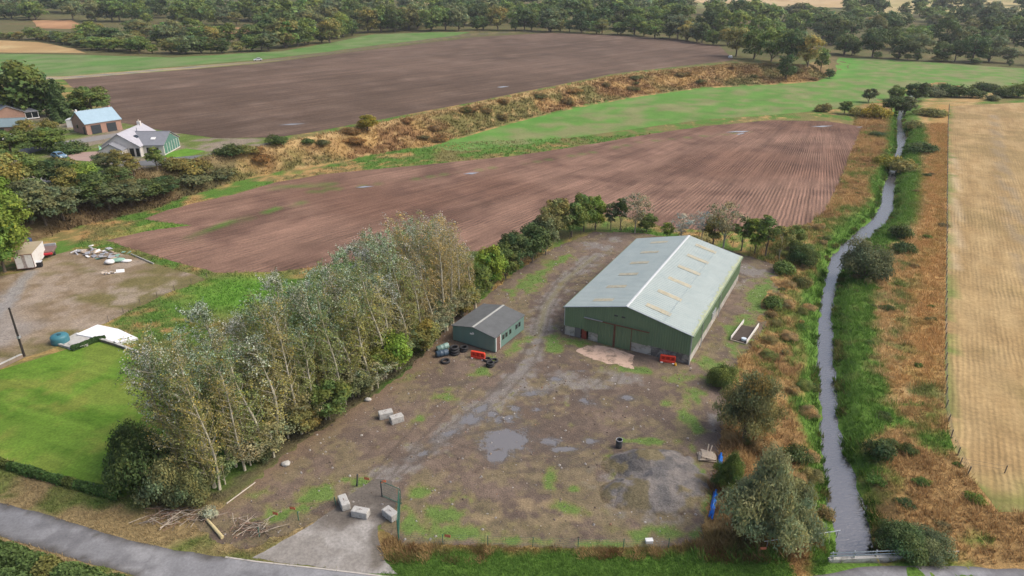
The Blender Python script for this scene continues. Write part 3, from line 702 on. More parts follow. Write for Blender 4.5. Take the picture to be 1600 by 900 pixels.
bf = np.array(G(882, 522)); bang = R(-28.3); BW, BL, BE, BR = 17.7, 30.6, 4.25, 6.35
barn = thing('barn', 'large green metal barn with pale grey roof in the yard', 'barn', (bf[0], bf[1], 0), bang)
BASE = 1.45
def gable_z(x): return BE + (BR - BE) * (1 - abs(x - BW / 2) / (BW / 2))
# front wall: cladding in strips up to the gable, with the door opening left free
D0, D1, DH = 5.05, 9.75, 3.35
def front_clad(x0, x1, z0, y, name, mat, sgn=-1, top=None):
    mb = MB(); n = max(1, round((x1 - x0) / .33)); prof = [(0, 0), (.55, 0), (.66, 1), (.89, 1)]
    xs = sorted([(x0 + (x1 - x0) * (i + a) / n, b) for i in range(n) for a, b in prof] + [(x1, 0)] + ([(BW / 2, 0)] if x0 < BW / 2 < x1 else []))
    for x, bb in xs: mb.v += [(x, y + sgn * bb * .035, z0), (x, y + sgn * bb * .035, (top if top else gable_z(x)))]
    for i in range(len(xs) - 1): mb.f.append((2 * i, 2 * i + 2, 2 * i + 3, 2 * i + 1))
    return mb.build(name, mat, barn)
front_clad(0, D0, BASE, -.06, 'cladding', CLAD); front_clad(D0, D1, DH, -.06, 'cladding', CLAD); front_clad(D1, BW, BASE, -.06, 'cladding', CLAD)
front_clad(0, BW, BASE, BL + .06, 'cladding', CLAD, 1)
corrugated((BW + .06, 0, BASE - .02), (BW + .06, BL, BASE - .02), (BW + .06, 0, BE), 92, .035, (1, 0, 0)).build('cladding', CLAD, barn)
corrugated((-.06, 0, BASE - .02), (-.06, BL, BASE - .02), (-.06, 0, BE), 92, .035, (-1, 0, 0)).build('cladding', CLAD, barn)
# base wall panels between stanchions
for x0, x1, mt in ((0, 2.35, BCONC), (3.55, D0, BCONC), (D1, 12.6, BCONC), (12.6, BW, BCONC2)):
    MB().box(((x0 + x1) / 2, .1, BASE / 2), (x1 - x0 - .04, .2, BASE), bev=.02).build('base_panel', mt, barn)
for k in range(6):
    y0 = k * BL / 6
    for xx in (BW - .1, .1): MB().box((xx, y0 + BL / 12 + .1, BASE / 2), (.2, BL / 6 - .06, BASE), bev=.02).build('base_panel', BCONC if k % 2 else plain('base_panel_%d%d' % (k, xx > 1), (.43, .405, .37), .9, .15, .7, .3, dirt=((.2, .18, .15), .5, .8)), barn)
MB().box((BW / 2, BL - .1, BASE / 2), (BW - .5, .2, BASE)).build('base_panel', BCONC, barn)
for x, mt in ((BW + .02, STEEL),): MB().box((x, -.03, BE / 2), (.14, .14, BE)).build('corner_trim', mt, barn)
MB().box((-.03, -.03, (BE + BASE) / 2), (.12, .12, BE - BASE)).build('corner_trim', STEEL, barn)
# sliding doors, rail, hood, side panels
for x0, x1 in ((D0, (D0 + D1) / 2 - .03), ((D0 + D1) / 2 + .03, D1)):
    d = front_clad(x0, x1, .06, -.16, 'sliding_door', CLAD2, -1, DH)
    MB().box(((D0 + D1) / 2 + (-.08 if x0 == D0 else .08), -.19, DH / 2), (.1, .06, DH - .1)).build('door_edge', RUST, d)
MB().box((D1 + .02, -.15, DH / 2), (.07, .08, DH)).build('door_jamb', RUST, barn)
for x0, x1 in ((3.0, D0 - .04), (D1 + .06, 12.1)): front_clad(x0, x1, BASE - .08, -.11, 'door_cover_panel', CLAD2, -1, DH - .1)
MB().box((7.6, -.24, DH + .07), (9.2, .13, .10)).build('door_rail', RUST, barn)
MB().box((4.3, -.27, DH + .15), (2.7, .2, .08)).build('rail_hood', STEEL, barn)
for x in (7.45, 8.5): MB().box((x, -.12, 4.75), (.5, .06, .2)).build('vent', DARKM, barn)
MB().box((2.95, .0, .78), (.72, .12, 1.5), bev=.02).build('side_door', plain('red_brown_door', (.22, .05, .035), .7, .2, 2, .1), barn)
MB().box((2.05, -.12, .8), (.9, .06, 1.5), bev=.02).build('leaning_board', plain('grey_board', (.13, .13, .13), .9, .2, 2, .2), barn)
# roof slopes with ribs, verge, ridge, moss edge, gutter, skylights
def slope(x, s):
    """point on the roof: x along the span from the eave, s along the length"""
    return (x, s, gable_z(x) + .10)
OV = .18; drop = (BR - BE) / (BW / 2) * OV
for side in (0, 1):
    ex = -OV if side == 0 else BW + OV
    e0 = Vector((ex, -OV, BE - drop + .10)); rdg = Vector((BW / 2, -OV, BR + .10))
    nrm = (rdg - e0).cross(Vector((0, 1, 0))) * (-1 if side == 0 else 1); nrm.normalize()
    if nrm.z < 0: nrm = -nrm
    rf = corrugated(tuple(e0), (e0.x, BL + OV, e0.z), tuple(rdg), 62, .035, nrm).build('roof', ROOFM, barn)
    th = MB(); th.poly([(e0.x, -OV, e0.z - .03), (e0.x, BL + OV, e0.z - .03), (BW / 2, BL + OV, rdg.z - .03), (BW / 2, -OV, rdg.z - .03)]); th.build('roof_underside', CLAD2, rf)
    along = (rdg - e0); L = along.length; u = along / L
    def quad(a, b, y0, y1, up):
        p = [e0 + u * a + nrm * up, e0 + u * b + nrm * up]
        return [(p[0].x, y0, p[0].z), (p[1].x, y0, p[1].z), (p[1].x, y1, p[1].z), (p[0].x, y1, p[0].z)]
    for k in range(6):
        yc = 2.3 + k * BL / 6 - .1 + (.35 if side else 0)
        a, b = (.44 * L, .78 * L) if side == 0 else (.42 * L, .80 * L)
        if side == 0: a, b = .38 * L, .70 * L
        mb = MB(); q0 = quad(a, b, yc - .5, yc + .5, .028); q1 = quad(a, b, yc - .5, yc + .5, .055)
        n = len(mb.v); mb.v += q0 + q1; mb.f += [(n + 4, n + 5, n + 6, n + 7), (n, n + 1, n + 5, n + 4), (n + 1, n + 2, n + 6, n + 5), (n + 2, n + 3, n + 7, n + 6), (n + 3, n, n + 4, n + 7)]
        mb.build('skylight', SKYL, barn)
    if side:
        mo = MB()
        for i in range(90):
            y0 = -OV + i * (BL + 2 * OV) / 90; y1 = -OV + (i + 1) * (BL + 2 * OV) / 90
            mo.poly(quad(.02, .25 + .5 * random.random() ** 2, y0 + .02, y1, .04))
        mo.build('moss_edge', MOSS, barn)
    MB().tube([(ex + (.06 if side else -.06), -OV, BE - drop), (ex + (.06 if side else -.06), BL + OV, BE - drop)], .09, 8).build('gutter', plain('green_gutter%d' % side, (.16, .22, .13), .6, .2, 3), barn)
    v0, v1 = e0 + nrm * .04, rdg + nrm * .04
    MB().tube([tuple(v0 + Vector((0, -.03, -.02))), tuple(v1 + Vector((0, -.03, -.02)))], .06, 4).build('verge_trim', STEEL, barn)
mb = MB()
for s in (-1, 1): mb.poly([(BW / 2, -OV - .02, BR + .17), (BW / 2, BL + OV, BR + .17), (BW / 2 + s * .2, BL + OV, BR + .12), (BW / 2 + s * .2, -OV - .02, BR + .12)])
mb.build('ridge_cap', plain('ridge_metal', (.54, .57, .57), .5, .06, 1), barn)
MB().box((BW / 2 + 5.0, BL / 2 - .2, gable_z(BW / 2 + 5.0) + .152), (.06, BL - 1, .02)).build('sheet_lap', plain('lap_line', (.27, .33, .35), .8, .1, 1), barn)
for y in (5.2, 15.6): MB().tube([(BW + .22, y, .1), (BW + .22, y, BE - .1)], .06, 6).build('downpipe', STEEL, barn)
MB().box((BW + .15, 12.2, 2.1), (.12, 2.4, .9)).build('side_hatch', STEEL, barn)

# ------------------------------------------------------------------ the portable hut
HF = np.array(G(708, 532)); hang = R(-31); HW, HL, HE, HR = 6.9, 7.7, 2.35, 3.0
hut = thing('hut', 'low green portable hut with dark felt roof beside the plantation', 'hut', (HF[0], HF[1], 0), hang)
HUTG = cladding('hut_green', (.135, .225, .20), dirt=((.17, .22, .19), .5, 1.0)); FELT = plain('roof_felt', (.105, .112, .115), .9, .18, .8, .3)
mb = MB(); z0 = .15
mb.v = [(0, 0, z0), (HW, 0, z0), (HW, HL, z0), (0, HL, z0), (0, 0, HE), (HW, 0, HE), (HW, HL, HE), (0, HL, HE), (HW / 2, 0, HR), (HW / 2, HL, HR)]
mb.f = [(0, 1, 5, 8, 4), (1, 2, 6, 5), (2, 3, 7, 9, 6), (3, 0, 4, 7)]; mb.build('wall', HUTG, hut)
MB().box((HW / 2, HL / 2, .08), (HW - .3, HL - .3, .15)).build('plinth', DARKM, hut)
for s in (0, 1):
    x0 = -.12 if s == 0 else HW + .12; dz = .12 * (HR - HE) / (HW / 2); mb = MB()
    mb.v = [(x0, -.15, HE - dz + .02), (x0, HL + .15, HE - dz + .02), (HW / 2, HL + .15, HR + .02), (HW / 2, -.15, HR + .02)]; mb.v += [(x, y, z + .06) for x, y, z in mb.v]
    mb.f = [(0, 1, 2, 3), (4, 7, 6, 5), (0, 4, 5, 1), (3, 2, 6, 7), (0, 3, 7, 4), (1, 5, 6, 2)]; rf = mb.build('roof', FELT, hut)
    for k in range(1, 8): MB().box((lerp(x0, HW / 2, .5), HL * k / 8, lerp(HE, HR, .5) + .088), (.01, .05, .01)).build('felt_lap', FELT, rf)
MB().box((HW / 2, HL / 2, HR + .09), (.3, HL + .3, .05)).build('ridge_strip', plain('ridge_felt', (.36, .37, .35), .9, .1, 1), hut)
dr = MB().box((HW + .03, .75, 1.15), (.06, .9, 2.0)).build('door', plain('red_brown_panel', (.16, .09, .08), .6, .15, 2), hut)
for y in (.22, 1.28): MB().box((HW + .045, y, 1.2), (.09, .12, 2.1)).build('door_frame', WHITE, dr)
MB().box((HW + .075, 1.05, 1.1), (.04, .05, .14)).build('handle', STEEL, dr)
for y in (2.1, 2.9, 3.9, 5.6, 6.4):
    wn = MB().box((HW + .03, y, 1.55), (.06, .5, .75)).build('window', plain('window_frame', (.10, .12, .11), .6, .1, 2) if y == 2.1 else bpy.data.materials['window_frame'], hut)
    MB().box((HW + .066, y, 1.55), (.01, .4, .62)).build('pane', GLASS, wn)
MB().lathe([(.0, -.05), (.17, -.04), (.17, .0)], 10, (3.4, -.02, 2.05), 'y').build('floodlight', WHITE, hut)
MB().box((0, 0, 0), (.34, .08, .18)).build('wall_box', WHITE, hut, (3.1, -.04, 1.95))

# ------------------------------------------------------------------ houses on the terrace
def gabled(parent, w, l, e, r, wall, roof, ov=.3, loc=(0, 0), rz=0.0, base=0.0):
    """walls + two roof slopes, ridge along local y; returns (wall, roofs)"""
    ca, sa = math.cos(rz), math.sin(rz)
    tr = lambda x, y, z: (loc[0] + x * ca - y * sa, loc[1] + x * sa + y * ca, z)
    mb = MB(); mb.v = [tr(*p) for p in ((0, 0, -base), (w, 0, -base), (w, l, -base), (0, l, -base), (0, 0, e), (w, 0, e), (w, l, e), (0, l, e), (w / 2, 0, r), (w / 2, l, r))]
    mb.f = [(0, 1, 5, 8, 4), (1, 2, 6, 5), (2, 3, 7, 9, 6), (3, 0, 4, 7)]; wl = mb.build('wall', wall, parent); rfs = []
    for s in (0, 1):
        x0 = -ov if s == 0 else w + ov; dz = ov * (r - e) / (w / 2)
        a = [(x0, -ov, e - dz + .03), (x0, l + ov, e - dz + .03), (w / 2, l + ov, r + .03), (w / 2, -ov, r + .03)]
        mb = MB(); mb.v = [tr(*p) for p in a] + [tr(x, y, z + .14) for x, y, z in a]
        mb.f = [(0, 1, 2, 3), (4, 7, 6, 5), (0, 4, 5, 1), (3, 2, 6, 7), (0, 3, 7, 4), (1, 5, 6, 2)]; rfs.append(mb.build('roof', roof, parent))
    mb = MB(); mb.tube([tr(w / 2, -ov, r + .17), tr(w / 2, l + ov, r + .17)], .1, 6).build('ridge', roof, parent)
    return wl, rfs, tr
SLATE = plain('grey_slate', (.20, .21, .235), .7, .12, 1.2, .2); LSLATE = plain('light_slate', (.38, .38, .42), .7, .1, 1.2, .2)
RENDER = plain('pale_render', (.58, .555, .53), .9, .06, .8, .1); BRICKW = plain('pink_brick', (.36, .22, .17), .9, .15, 1.4, .3); BLUEROOF = plain('blue_grey_roof', (.30, .42, .50), .5, .08, .8, .05)
# pink brick garage: ridge parallel to its front
ga = R(52); gp = np.array(G(137, 211, ZT))
gar = thing('garage', 'pink brick double garage with light blue roof by the upper field', 'garage', (gp[0], gp[1], ZT), ga - math.pi / 2 + math.pi / 2)
# local x along the front (9.5 m), y to the back (9 m); ridge along x
wl, rfs, tr = gabled(gar, 9.0, 9.6, 3.1, 5.8, BRICKW, BLUEROOF, .3, (9.6, 0), math.pi / 2, .5)
for x in (2.6, 6.8):
    d = MB().box((x, -.05, 1.25), (2.6, .1, 2.4)).build('garage_door', plain('charcoal_door', (.035, .045, .055), .5, .1, 2) if x < 3 else bpy.data.materials['charcoal_door'], gar)
    for k in range(1, 4): MB().box((x, -.11, k * .6), (2.5, .02, .03)).build('door_rib', DARKM, d)
for y, s in ((4.2, (1.2, 1.0)),): 
    wn = MB().box((-.04, y + 1.6, 1.7), (.08, s[0], s[1])).build('window', DARKM, gar); MB().box((-.09, y + 1.6, 1.7), (.02, s[0] - .15, s[1] - .15)).build('pane', GLASS, wn)
MB().box((-.04, 1.5, 1.05), (.08, 1.0, 2.1)).build('door', DARKM, gar)
MB().box((9.8, 6.2, 5.7), (.5, .5, .0 + 1.0)).build('chimney', BRICKW, gar); MB().box((.2, 4.5, 6.2), (.35, .35, .7)).build('flue', WHITE, gar)
# white shed left of it
p = G(105, 199, ZT); sh = thing('shed', 'small white metal shed left of the pink brick garage', 'shed', (p[0], p[1], ZT), R(15))
gabled(sh, 4.0, 3.0, 2.0, 2.3, WHITE, plain('white_sheet_roof', (.66, .69, .70), .5, .05, 1), .1, base=.3); MB().box((2.0, -.03, .95), (1.0, .06, 1.8)).build('door', STEEL, sh)
# white house
hp = np.array(G(162, 246, ZT)); hs = thing('house', 'pale rendered house with grey slate roofs and glazed gable', 'house', (hp[0], hp[1], ZT), R(2))
gabled(hs, 9.2, 13.0, 2.7, 5.6, RENDER, LSLATE, .35, base=.6)
gabled(hs, 9.6, 6.2, 2.6, 4.7, RENDER, SLATE, .3, (13.9, 1.4), math.pi / 2 * 0 + math.pi / 2, .6) if False else None
# wing: ridge along local x, from x=6 to x=14
mbw = gabled(hs, 9.4, 8.0, 2.6, 4.9, RENDER, SLATE, .3, (14.2, 1.6), math.pi / 2, .6)
gabled(hs, 5.2, 2.6, 2.3, 3.7, RENDER, SLATE, .25, (.9, -2.6), 0, .6)          # porch gable
TEAL = plain('green_tinted_glazing', (.10, .22, .19), .12, .1, 1, 0, spec=.8)
gl = MB(); gl.poly([(14.26, 1.9, .3), (14.26, 10.7, .3), (14.26, 10.7, 2.5), (14.26, 6.3, 4.6), (14.26, 1.9, 2.5)]); gl.build('glazed_gable', TEAL, hs)
for y in (3.4, 4.9, 6.3, 7.8, 9.2): MB().box((14.3, y, 1.5), (.06, .09, 2.4)).build('mullion', WHITE, hs)
for x, z, wd, ht in ((7.2, 1.2, 1.0, 2.0), (8.6, 1.2, .8, 2.0)):
    MB().box((x, -.05, z), (wd, .1, ht)).build('window', GLASS, hs)
for x in (10.6, 12.4): MB().box((x, 1.55, 1.3), (1.1, .1, 1.4)).build('window', GLASS, hs)
MB().box((3.5, -2.65, 1.0), (1.1, .1, 2.0)).build('door', DARKM, hs)
def rooflight(x, y, z, mat, ax): MB().box((x, y, z), (.9, 1.1, .08)).build('rooflight', mat, hs)
o = MB().box((0, 0, 0), (1.1, .9, .1)).build('rooflight', WHITE, hs, (11.2, 3.6, 3.85)); o.rotation_euler = (R(26), 0, 0)
o = MB().box((0, 0, 0), (1.0, 1.6, .1)).build('rooflight', GLASS, hs, (7.0, 4.0, 4.3)); o.rotation_euler = (0, R(32), 0)
MB().box((4.6, 11.6, 6.0), (.8, .8, 1.3)).build('chimney', RENDER, hs); MB().lathe([(.12, 0), (.12, .4)], 8, (4.6, 11.6, 6.65)).build('chimney_pot', PALEWOOD, hs)
MB().tube([(6.2, 6.5, 4.5), (6.2, 6.5, 6.0)], .12, 8).build('flue', STEEL, hs)
# grey bungalow with a conservatory, and the low roof in front of it
p = G(2, 199, ZT); bu = thing('bungalow', 'grey slated bungalow with white conservatory at the far left', 'house', (p[0] - 6, p[1] + 6, ZT), R(40))
gabled(bu, 8, 12, 2.6, 4.6, BRICKW, SLATE, .3, base=.6)
MB().box((9.9, 2.4, 1.3), (3.6, 3.6, 1.6)).build('conservatory_glazing', GLASS, bu)
for x in (8.2, 9.9, 11.6): MB().box((x, .58, 1.3), (.14, .1, 2.2)).build('conservatory_frame', WHITE, bu)
for z in (.35, 2.25): MB().box((9.9, .56, z), (3.7, .12, .3 if z < 1 else .14)).build('conservatory_frame', WHITE, bu)
mb = MB(); mb.v = [(7.8, .3, 2.3), (12.0, .3, 2.3), (12.0, 4.6, 2.3), (7.8, 4.6, 2.3), (9.9, 2.4, 3.4)]; mb.f = [(0, 1, 4), (1, 2, 4), (2, 3, 4), (3, 0, 4), (3, 2, 1, 0)]; mb.build('conservatory_roof', SLATE, bu)
MB().box((2, 10, 4.9), (.8, .8, 1.6)).build('chimney', BRICKW, bu)
p = G(0, 212, ZT); lo = thing('outbuilding', 'brown outbuilding with blue grey roof below the bungalow', 'outbuilding', (p[0] - 5, p[1] - 1, ZT), R(12))
gabled(lo, 6.5, 11, 2.4, 4.0, BRICKW, plain('teal_slate', (.17, .23, .25), .7, .1, 1), .3, (11.0, 0), math.pi / 2, .6); MB().box((6, -.04, 1.0), (1.0, .1, 2.0)).build('door', DARKM, lo)
MB().box((9.2, -.04, 1.4), (1.2, .1, 1.0)).build('window', GLASS, lo)

# cars
def car(label, px, py, z, rz, rgb, group=None):
    p = G(px, py, z); paint = plain('car_paint_%d_%d' % (px, py), rgb, .3, .03, 1, 0, spec=.6)
    c = thing('parked_car', label, 'car', (p[0], p[1], z + .04), rz, group)
    prof = [(-2.1, .35), (-2.1, .75), (-1.95, .9), (-1.0, .98), (-.35, 1.45), (1.1, 1.48), (1.75, 1.0), (2.1, .92), (2.12, .4)]
    mb = MB(); n = len(prof)
    for y, q in ((-.86, 1), (.86, 1)): mb.v += [(x, y * (.82 if z_ > 1.2 else 1), z_) for x, z_ in prof]
    mb.f = [tuple(range(n)), tuple(range(2 * n - 1, n - 1, -1))] + [(i, n + i, n + (i + 1) % n, (i + 1) % n) for i in range(n)]
    mb.build('body', paint, c)
    for s in (-1, 1): MB().poly([(-.85, s * .862, 1.0), (1.55, s * .862, 1.02), (1.0, s * .74, 1.40), (-.35, s * .74, 1.38)]).build('side_window', GLASS, c)
    MB().poly([(-.97, -.7, 1.01), (-.97, .7, 1.01), (-.41, .62, 1.42), (-.41, -.62, 1.42)]).build('windscreen', GLASS, c)
    MB().poly([(1.72, -.7, 1.05), (1.72, .7, 1.05), (1.18, .62, 1.44), (1.18, -.62, 1.44)]).build('rear_window', GLASS, c)
    for x in (-1.3, 1.3):
        for s in (-1, 1): MB().lathe([(.0, -.1), (.2, -.1), (.33, -.09), (.33, .09), (.2, .1), (.0, .1)], 12, (x, s * .82, .30), 'y').build('wheel', BLACK, c)
    for s in (-1, 1): MB().box((-2.1, s * .62, .72), (.06, .35, .16)).build('headlight', WHITE, c)
car('white car parked on the pale lane at the far left', 46, 228, ZT, R(160), (.75, .76, .78))
car('blue car parked by the reddish gravel drive', 93, 247, ZT, R(150), (.14, .25, .36))
car('white car half hidden under trees at the left edge', 12, 219, ZT, R(30), (.7, .7, .72))
p = at(403, 95); car('silver car driving along the lane beyond the upper ploughed field', 403, 95, ZT, R(25), (.55, .58, .62))
# slide and garden furniture near the white house
p = G(158, 236, ZT); sd = thing('garden_slide', 'small green and white garden slide by the white house', 'slide', (p[0], p[1], ZT), R(-60))
MB().poly([(0, -.3, 1.3), (0, .3, 1.3), (2.2, .3, .2), (2.2, -.3, .2)]).build('chute', plain('slide_green', (.25, .55, .35), .4, .05, 2), sd)
for s in (-1, 1): MB().tube([(-.6, s * .3, 0), (0, s * .3, 1.4)], .05, 6).build('ladder_rail', WHITE, sd)

# ------------------------------------------------------------------ container yard on the left
p = np.array(G(28, 424)); q = np.array(G(57, 421)); ca = math.atan2(q[1] - p[1], q[0] - p[0])
ct = thing('trailer_box', 'white box trailer body with tan roof under the left trees', 'trailer', (p[0], p[1], 0), ca)
CW, CL = 2.7, 6.6
CWHITE = plain('dirty_white_panel', (.66, .655, .63), .6, .06, 1, .05, dirt=((.42, .38, .32), .4, 1.0))
MB().box((CW / 2, CL / 2, 1.65), (CW, CL, 2.5)).build('box_body', CWHITE, ct)
MB().box((CW / 2, CL / 2, 2.93), (CW + .06, CL + .06, .06)).build('roof', plain('tan_roof', (.36, .30, .2), .8, .12, 1, .1), ct)
for x in (.68, 2.02):
    d = MB().box((x, -.03, 1.65), (1.27, .06, 2.4)).build('rear_door', CWHITE, ct); MB().tube([(x + (.5 if x < 1 else -.5), -.08, .5), (x + (.5 if x < 1 else -.5), -.08, 2.8)], .03, 6).build('lock_rod', RUST, d)
for x in (.02, CW - .02, CW / 2): MB().box((x, -.045, 1.65), (.07, .08, 2.5)).build('door_frame', RUST, ct)
for z in (.42, 2.87): MB().box((CW / 2, -.05, z), (CW, .08, .08)).build('door_frame', RUST, ct)
MB().box((CW / 2, CL / 2, .3), (1.2, CL - .4, .22)).build('chassis', DARKM, ct)
for y in (1.4, 5.0):
    for x in (.25, CW - .25): MB().lathe([(.0, -.12), (.38, -.12), (.42, 0), (.38, .12), (.0, .12)], 12, (x, y, .42), 'x').build('wheel', BLACK, ct)
p = G(75, 403); tr_ = thing('flatbed_trailer', 'brown flatbed trailer with red tail beside the white box trailer', 'trailer', (p[0], p[1], 0), ca + R(4))
BROWNP = plain('brown_cover', (.17, .115, .10), .85, .15, 2, .2)
MB().box((0, 1.8, .95), (2.0, 3.4, .5), bev=.08).build('load_bed', BROWNP, tr_); MB().box((0, .1, .75), (1.7, .5, .4), bev=.06).build('tail_board', plain('red_tail', (.45, .03, .04), .5, .1, 2), tr_)
MB().box((0, 3.3, 1.35), (1.9, .4, .5), bev=.05).build('head_board', STEEL, tr_)
for x in (-.9, .9): MB().lathe([(.0, -.1), (.3, -.1), (.34, 0), (.3, .1), (.0, .1)], 12, (x, 1.2, .34), 'x').build('wheel', BLACK, tr_)
p = G(62, 417); bn = thing('rubbish_bin', 'black wheeled bin at the rear corner of the white box trailer', 'bin', (p[0], p[1], 0), ca)
MB().box((0, 0, .5), (.9, .8, .9), taper=1.1).build('bin_body', BLACK, bn); MB().box((0, 0, 1.0), (1.05, .95, .08), bev=.02).build('lid', plain('pale_lid', (.5, .53, .56), .6, .1, 2), bn)
p = G(47, 380); bb = thing('plastic_drum', 'dark blue drum behind the white box trailer', 'drum', (p[0], p[1], 0))
MB().lathe([(0, 0), (.4, 0), (.43, .1), (.43, .9), (.3, 1.05), (0, 1.05)], 14).build('drum_body', plain('navy_plastic', (.03, .06, .14), .5, .1, 2), bb, smooth=True)

def scrap(name, label, px, py, w, l, h, n, mats, group=None, seed=1, cat='scrap pile'):
    p = at(px, py); z = h1(*p); o = thing(name, label, cat, (p[0], p[1], z), 0, group); r = random.Random(seed)
    for k in range(n):
        s = MB().box((0, 0, 0), (r.uniform(.5, 1.4), r.uniform(.25, .8), r.uniform(.04, .18)), bev=.02).build('scrap_piece', r.choice(mats), o, (r.gauss(0, w / 3), r.gauss(0, l / 3), r.uniform(.06, h)))
        s.rotation_euler = (r.gauss(0, .18), r.gauss(0, .18), r.uniform(0, 3.1))
    return o
GREYP = plain('grey_scrap', (.30, .31, .34), .8, .2, 2, .2); TANP = plain('tan_scrap', (.36, .29, .22), .9, .2, 2, .2); GP = plain('green_scrap', (.22, .38, .3), .6, .2, 2, .1)
scrap('scrap_pile', 'heap of grey and white scrap sheets at the field edge', 145, 396, 4.5, 3, .7, 24, [GREYP, GREYP, WHITE, TANP], seed=3)
scrap('scrap_pile', 'tan and green scrap heap right of the grey scrap sheets', 172, 401, 4.0, 2.4, .6, 18, [TANP, GP, GREYP, WOOD], seed=5)
scrap('scrap_pile', 'low pile of pale boards alone on the bare earth', 172, 427, 2.6, 1.0, .25, 8, [PALEWOOD, WHITE, TANP], seed=8)
def bag(label, px, py, s, mat, seed=0, rz=0, cat='bag'):
    p = at(px, py); r = random.Random(seed); mb = MB(); nu, nv = 10, 6
    for j in range(nv + 1):
        for i in range(nu):
            a = 2 * math.pi * i / nu; b = math.pi * j / nv; q = 1 + r.uniform(-.14, .14)
            mb.v.append((s[0] * math.sin(b) * math.cos(a) * q, s[1] * math.sin(b) * math.sin(a) * q, max(0, s[2] * .45 + s[2] * .55 * math.cos(b) * q)))
    for j in range(nv):
        for i in range(nu): mb.f.append((j * nu + i, j * nu + (i + 1) % nu, (j + 1) * nu + (i + 1) % nu, (j + 1) * nu + i))
    return tag(mb.build('bulk_bag', mat, None, (p[0], p[1], h1(*p)), rz, True), label, cat)
bag('slumped white bag with green side beside the tan scrap', 172, 412, (.9, .7, .8), WHITE, 4); bag('pale green sheet bundle against the slumped white bag', 184, 409, (1.3, .6, .7), GP, 6, .3)
bag('flat white bag at the right end of the scrap', 198, 409, (1.0, .6, .4), WHITE, 9); bag('tiny white bag at the corner of the upper ploughed field', 1141, 91, (1.2, 1.0, 1.6), WHITE, 3)
tag(MB().tube([(*at(205, 398), .15), (*at(240, 413), .15)], .13, 8).build('telegraph_pole_log', plain('grey_log', (.34, .33, .3), .9, .2, 2, .3)), 'long grey pole lying at the edge of the ploughed field', 'log')

# telegraph pole, tank, slab, walls
p = G(38, 557); tp = thing('telegraph_pole', 'dark wooden telegraph pole at the lawn corner', 'pole', (p[0], p[1], 0))
MB().tube([(0, 0, 0), (.1, .05, 7.2)], [.16, .11], 10).build('pole_shaft', plain('creosoted_wood', (.035, .03, .028), .85, .2, 2, .3), tp); MB().box((.08, .03, 2.9), (.32, .36, .3)).build('cable_guard', STEEL, tp); MB().box((.1, .05, 7.0), (.5, .08, .08)).build('cross_arm', WOOD, tp)
p = G(95, 535); tk = thing('oil_tank', 'round teal plastic tank by the lawn edge', 'tank', (p[0], p[1], 0))
TEALP = plain('teal_plastic', (.045, .17, .21), .45, .08, 2, .03)
MB().lathe([(0, 0), (1.1, 0), (1.16, .15), (1.12, .3), (1.16, .45), (1.12, .65), (1.14, .9), (1.0, 1.15), (.55, 1.32), (0, 1.36)], 28).build('tank_body', TEALP, tk, smooth=True); MB().lathe([(0, 0), (.26, 0), (.26, .12), (0, .14)], 14, (.2, -.2, 1.33)).build('lid', plain('dark_teal_lid', (.03, .1, .13), .5, .1, 2), tk)
sl_ = thing('white_slab', 'white painted concrete slab between lawn and plantation', 'slab', (0, 0, 0))
def prism(poly, z0, z1, name, mat, parent):
    n = len(poly); mb = MB(); mb.v = [(x, y, z0) for x, y in poly] + [(x, y, z1) for x, y in poly]
    a = sum(poly[i][0] * poly[(i + 1) % n][1] - poly[(i + 1) % n][0] * poly[i][1] for i in range(n))
    mb.f = [tuple(range(n, 2 * n))] + [(i, (i + 1) % n, n + (i + 1) % n, n + i) for i in range(n)]
    return mb.build(name, mat, parent)
prism([G(*q, .35) for q in ((118, 522), (152, 507), (185, 514), (215, 528), (180, 536), (145, 527))], 0, .35, 'slab_top', plain('white_concrete', (.78, .78, .78), .8, .05, 1, .1), sl_)
prism([G(*q, .2) for q in ((92, 535), (120, 519), (150, 528), (132, 538), (108, 545))], 0, .2, 'slab_step', CONC, sl_)
def wall_run(name, label, pxs, h, th, mat, cat='wall'):
    pts = PL(pxs); o = thing(name, label, cat, (pts[0][0], pts[0][1], 0)); 
    for a, b in zip(pts[:-1], pts[1:]):
        L = math.hypot(b[0] - a[0], b[1] - a[1]); an = math.atan2(b[1] - a[1], b[0] - a[0])
        MB().box(((a[0] + b[0]) / 2 - pts[0][0], (a[1] + b[1]) / 2 - pts[0][1], h / 2), (L + th * .98, th, h), an, bev=.03).build('wall_section', mat, o)
        MB().box(((a[0] + b[0]) / 2 - pts[0][0], (a[1] + b[1]) / 2 - pts[0][1], h + .04), (L + th * .98, th + .1, .08), an, bev=.02).build('coping', CONC, o)
    return o
wall_run('garden_wall', 'low wall with pale coping along the lawn by the telegraph pole', [(-120, 612), (0, 576), (34, 560)], .55, .3, plain('wall_stone', (.24, .19, .15), .9, .2, 2, .4))
wall_run('garden_wall', 'short low wall between teal tank and lawn', [(92, 540), (116, 547), (136, 541)], .3, .25, CONC)
wall_run('garden_wall', 'dark low wall under the white slab', [(150, 531), (180, 540), (210, 551), (250, 566)], .4, .25, WOOD)

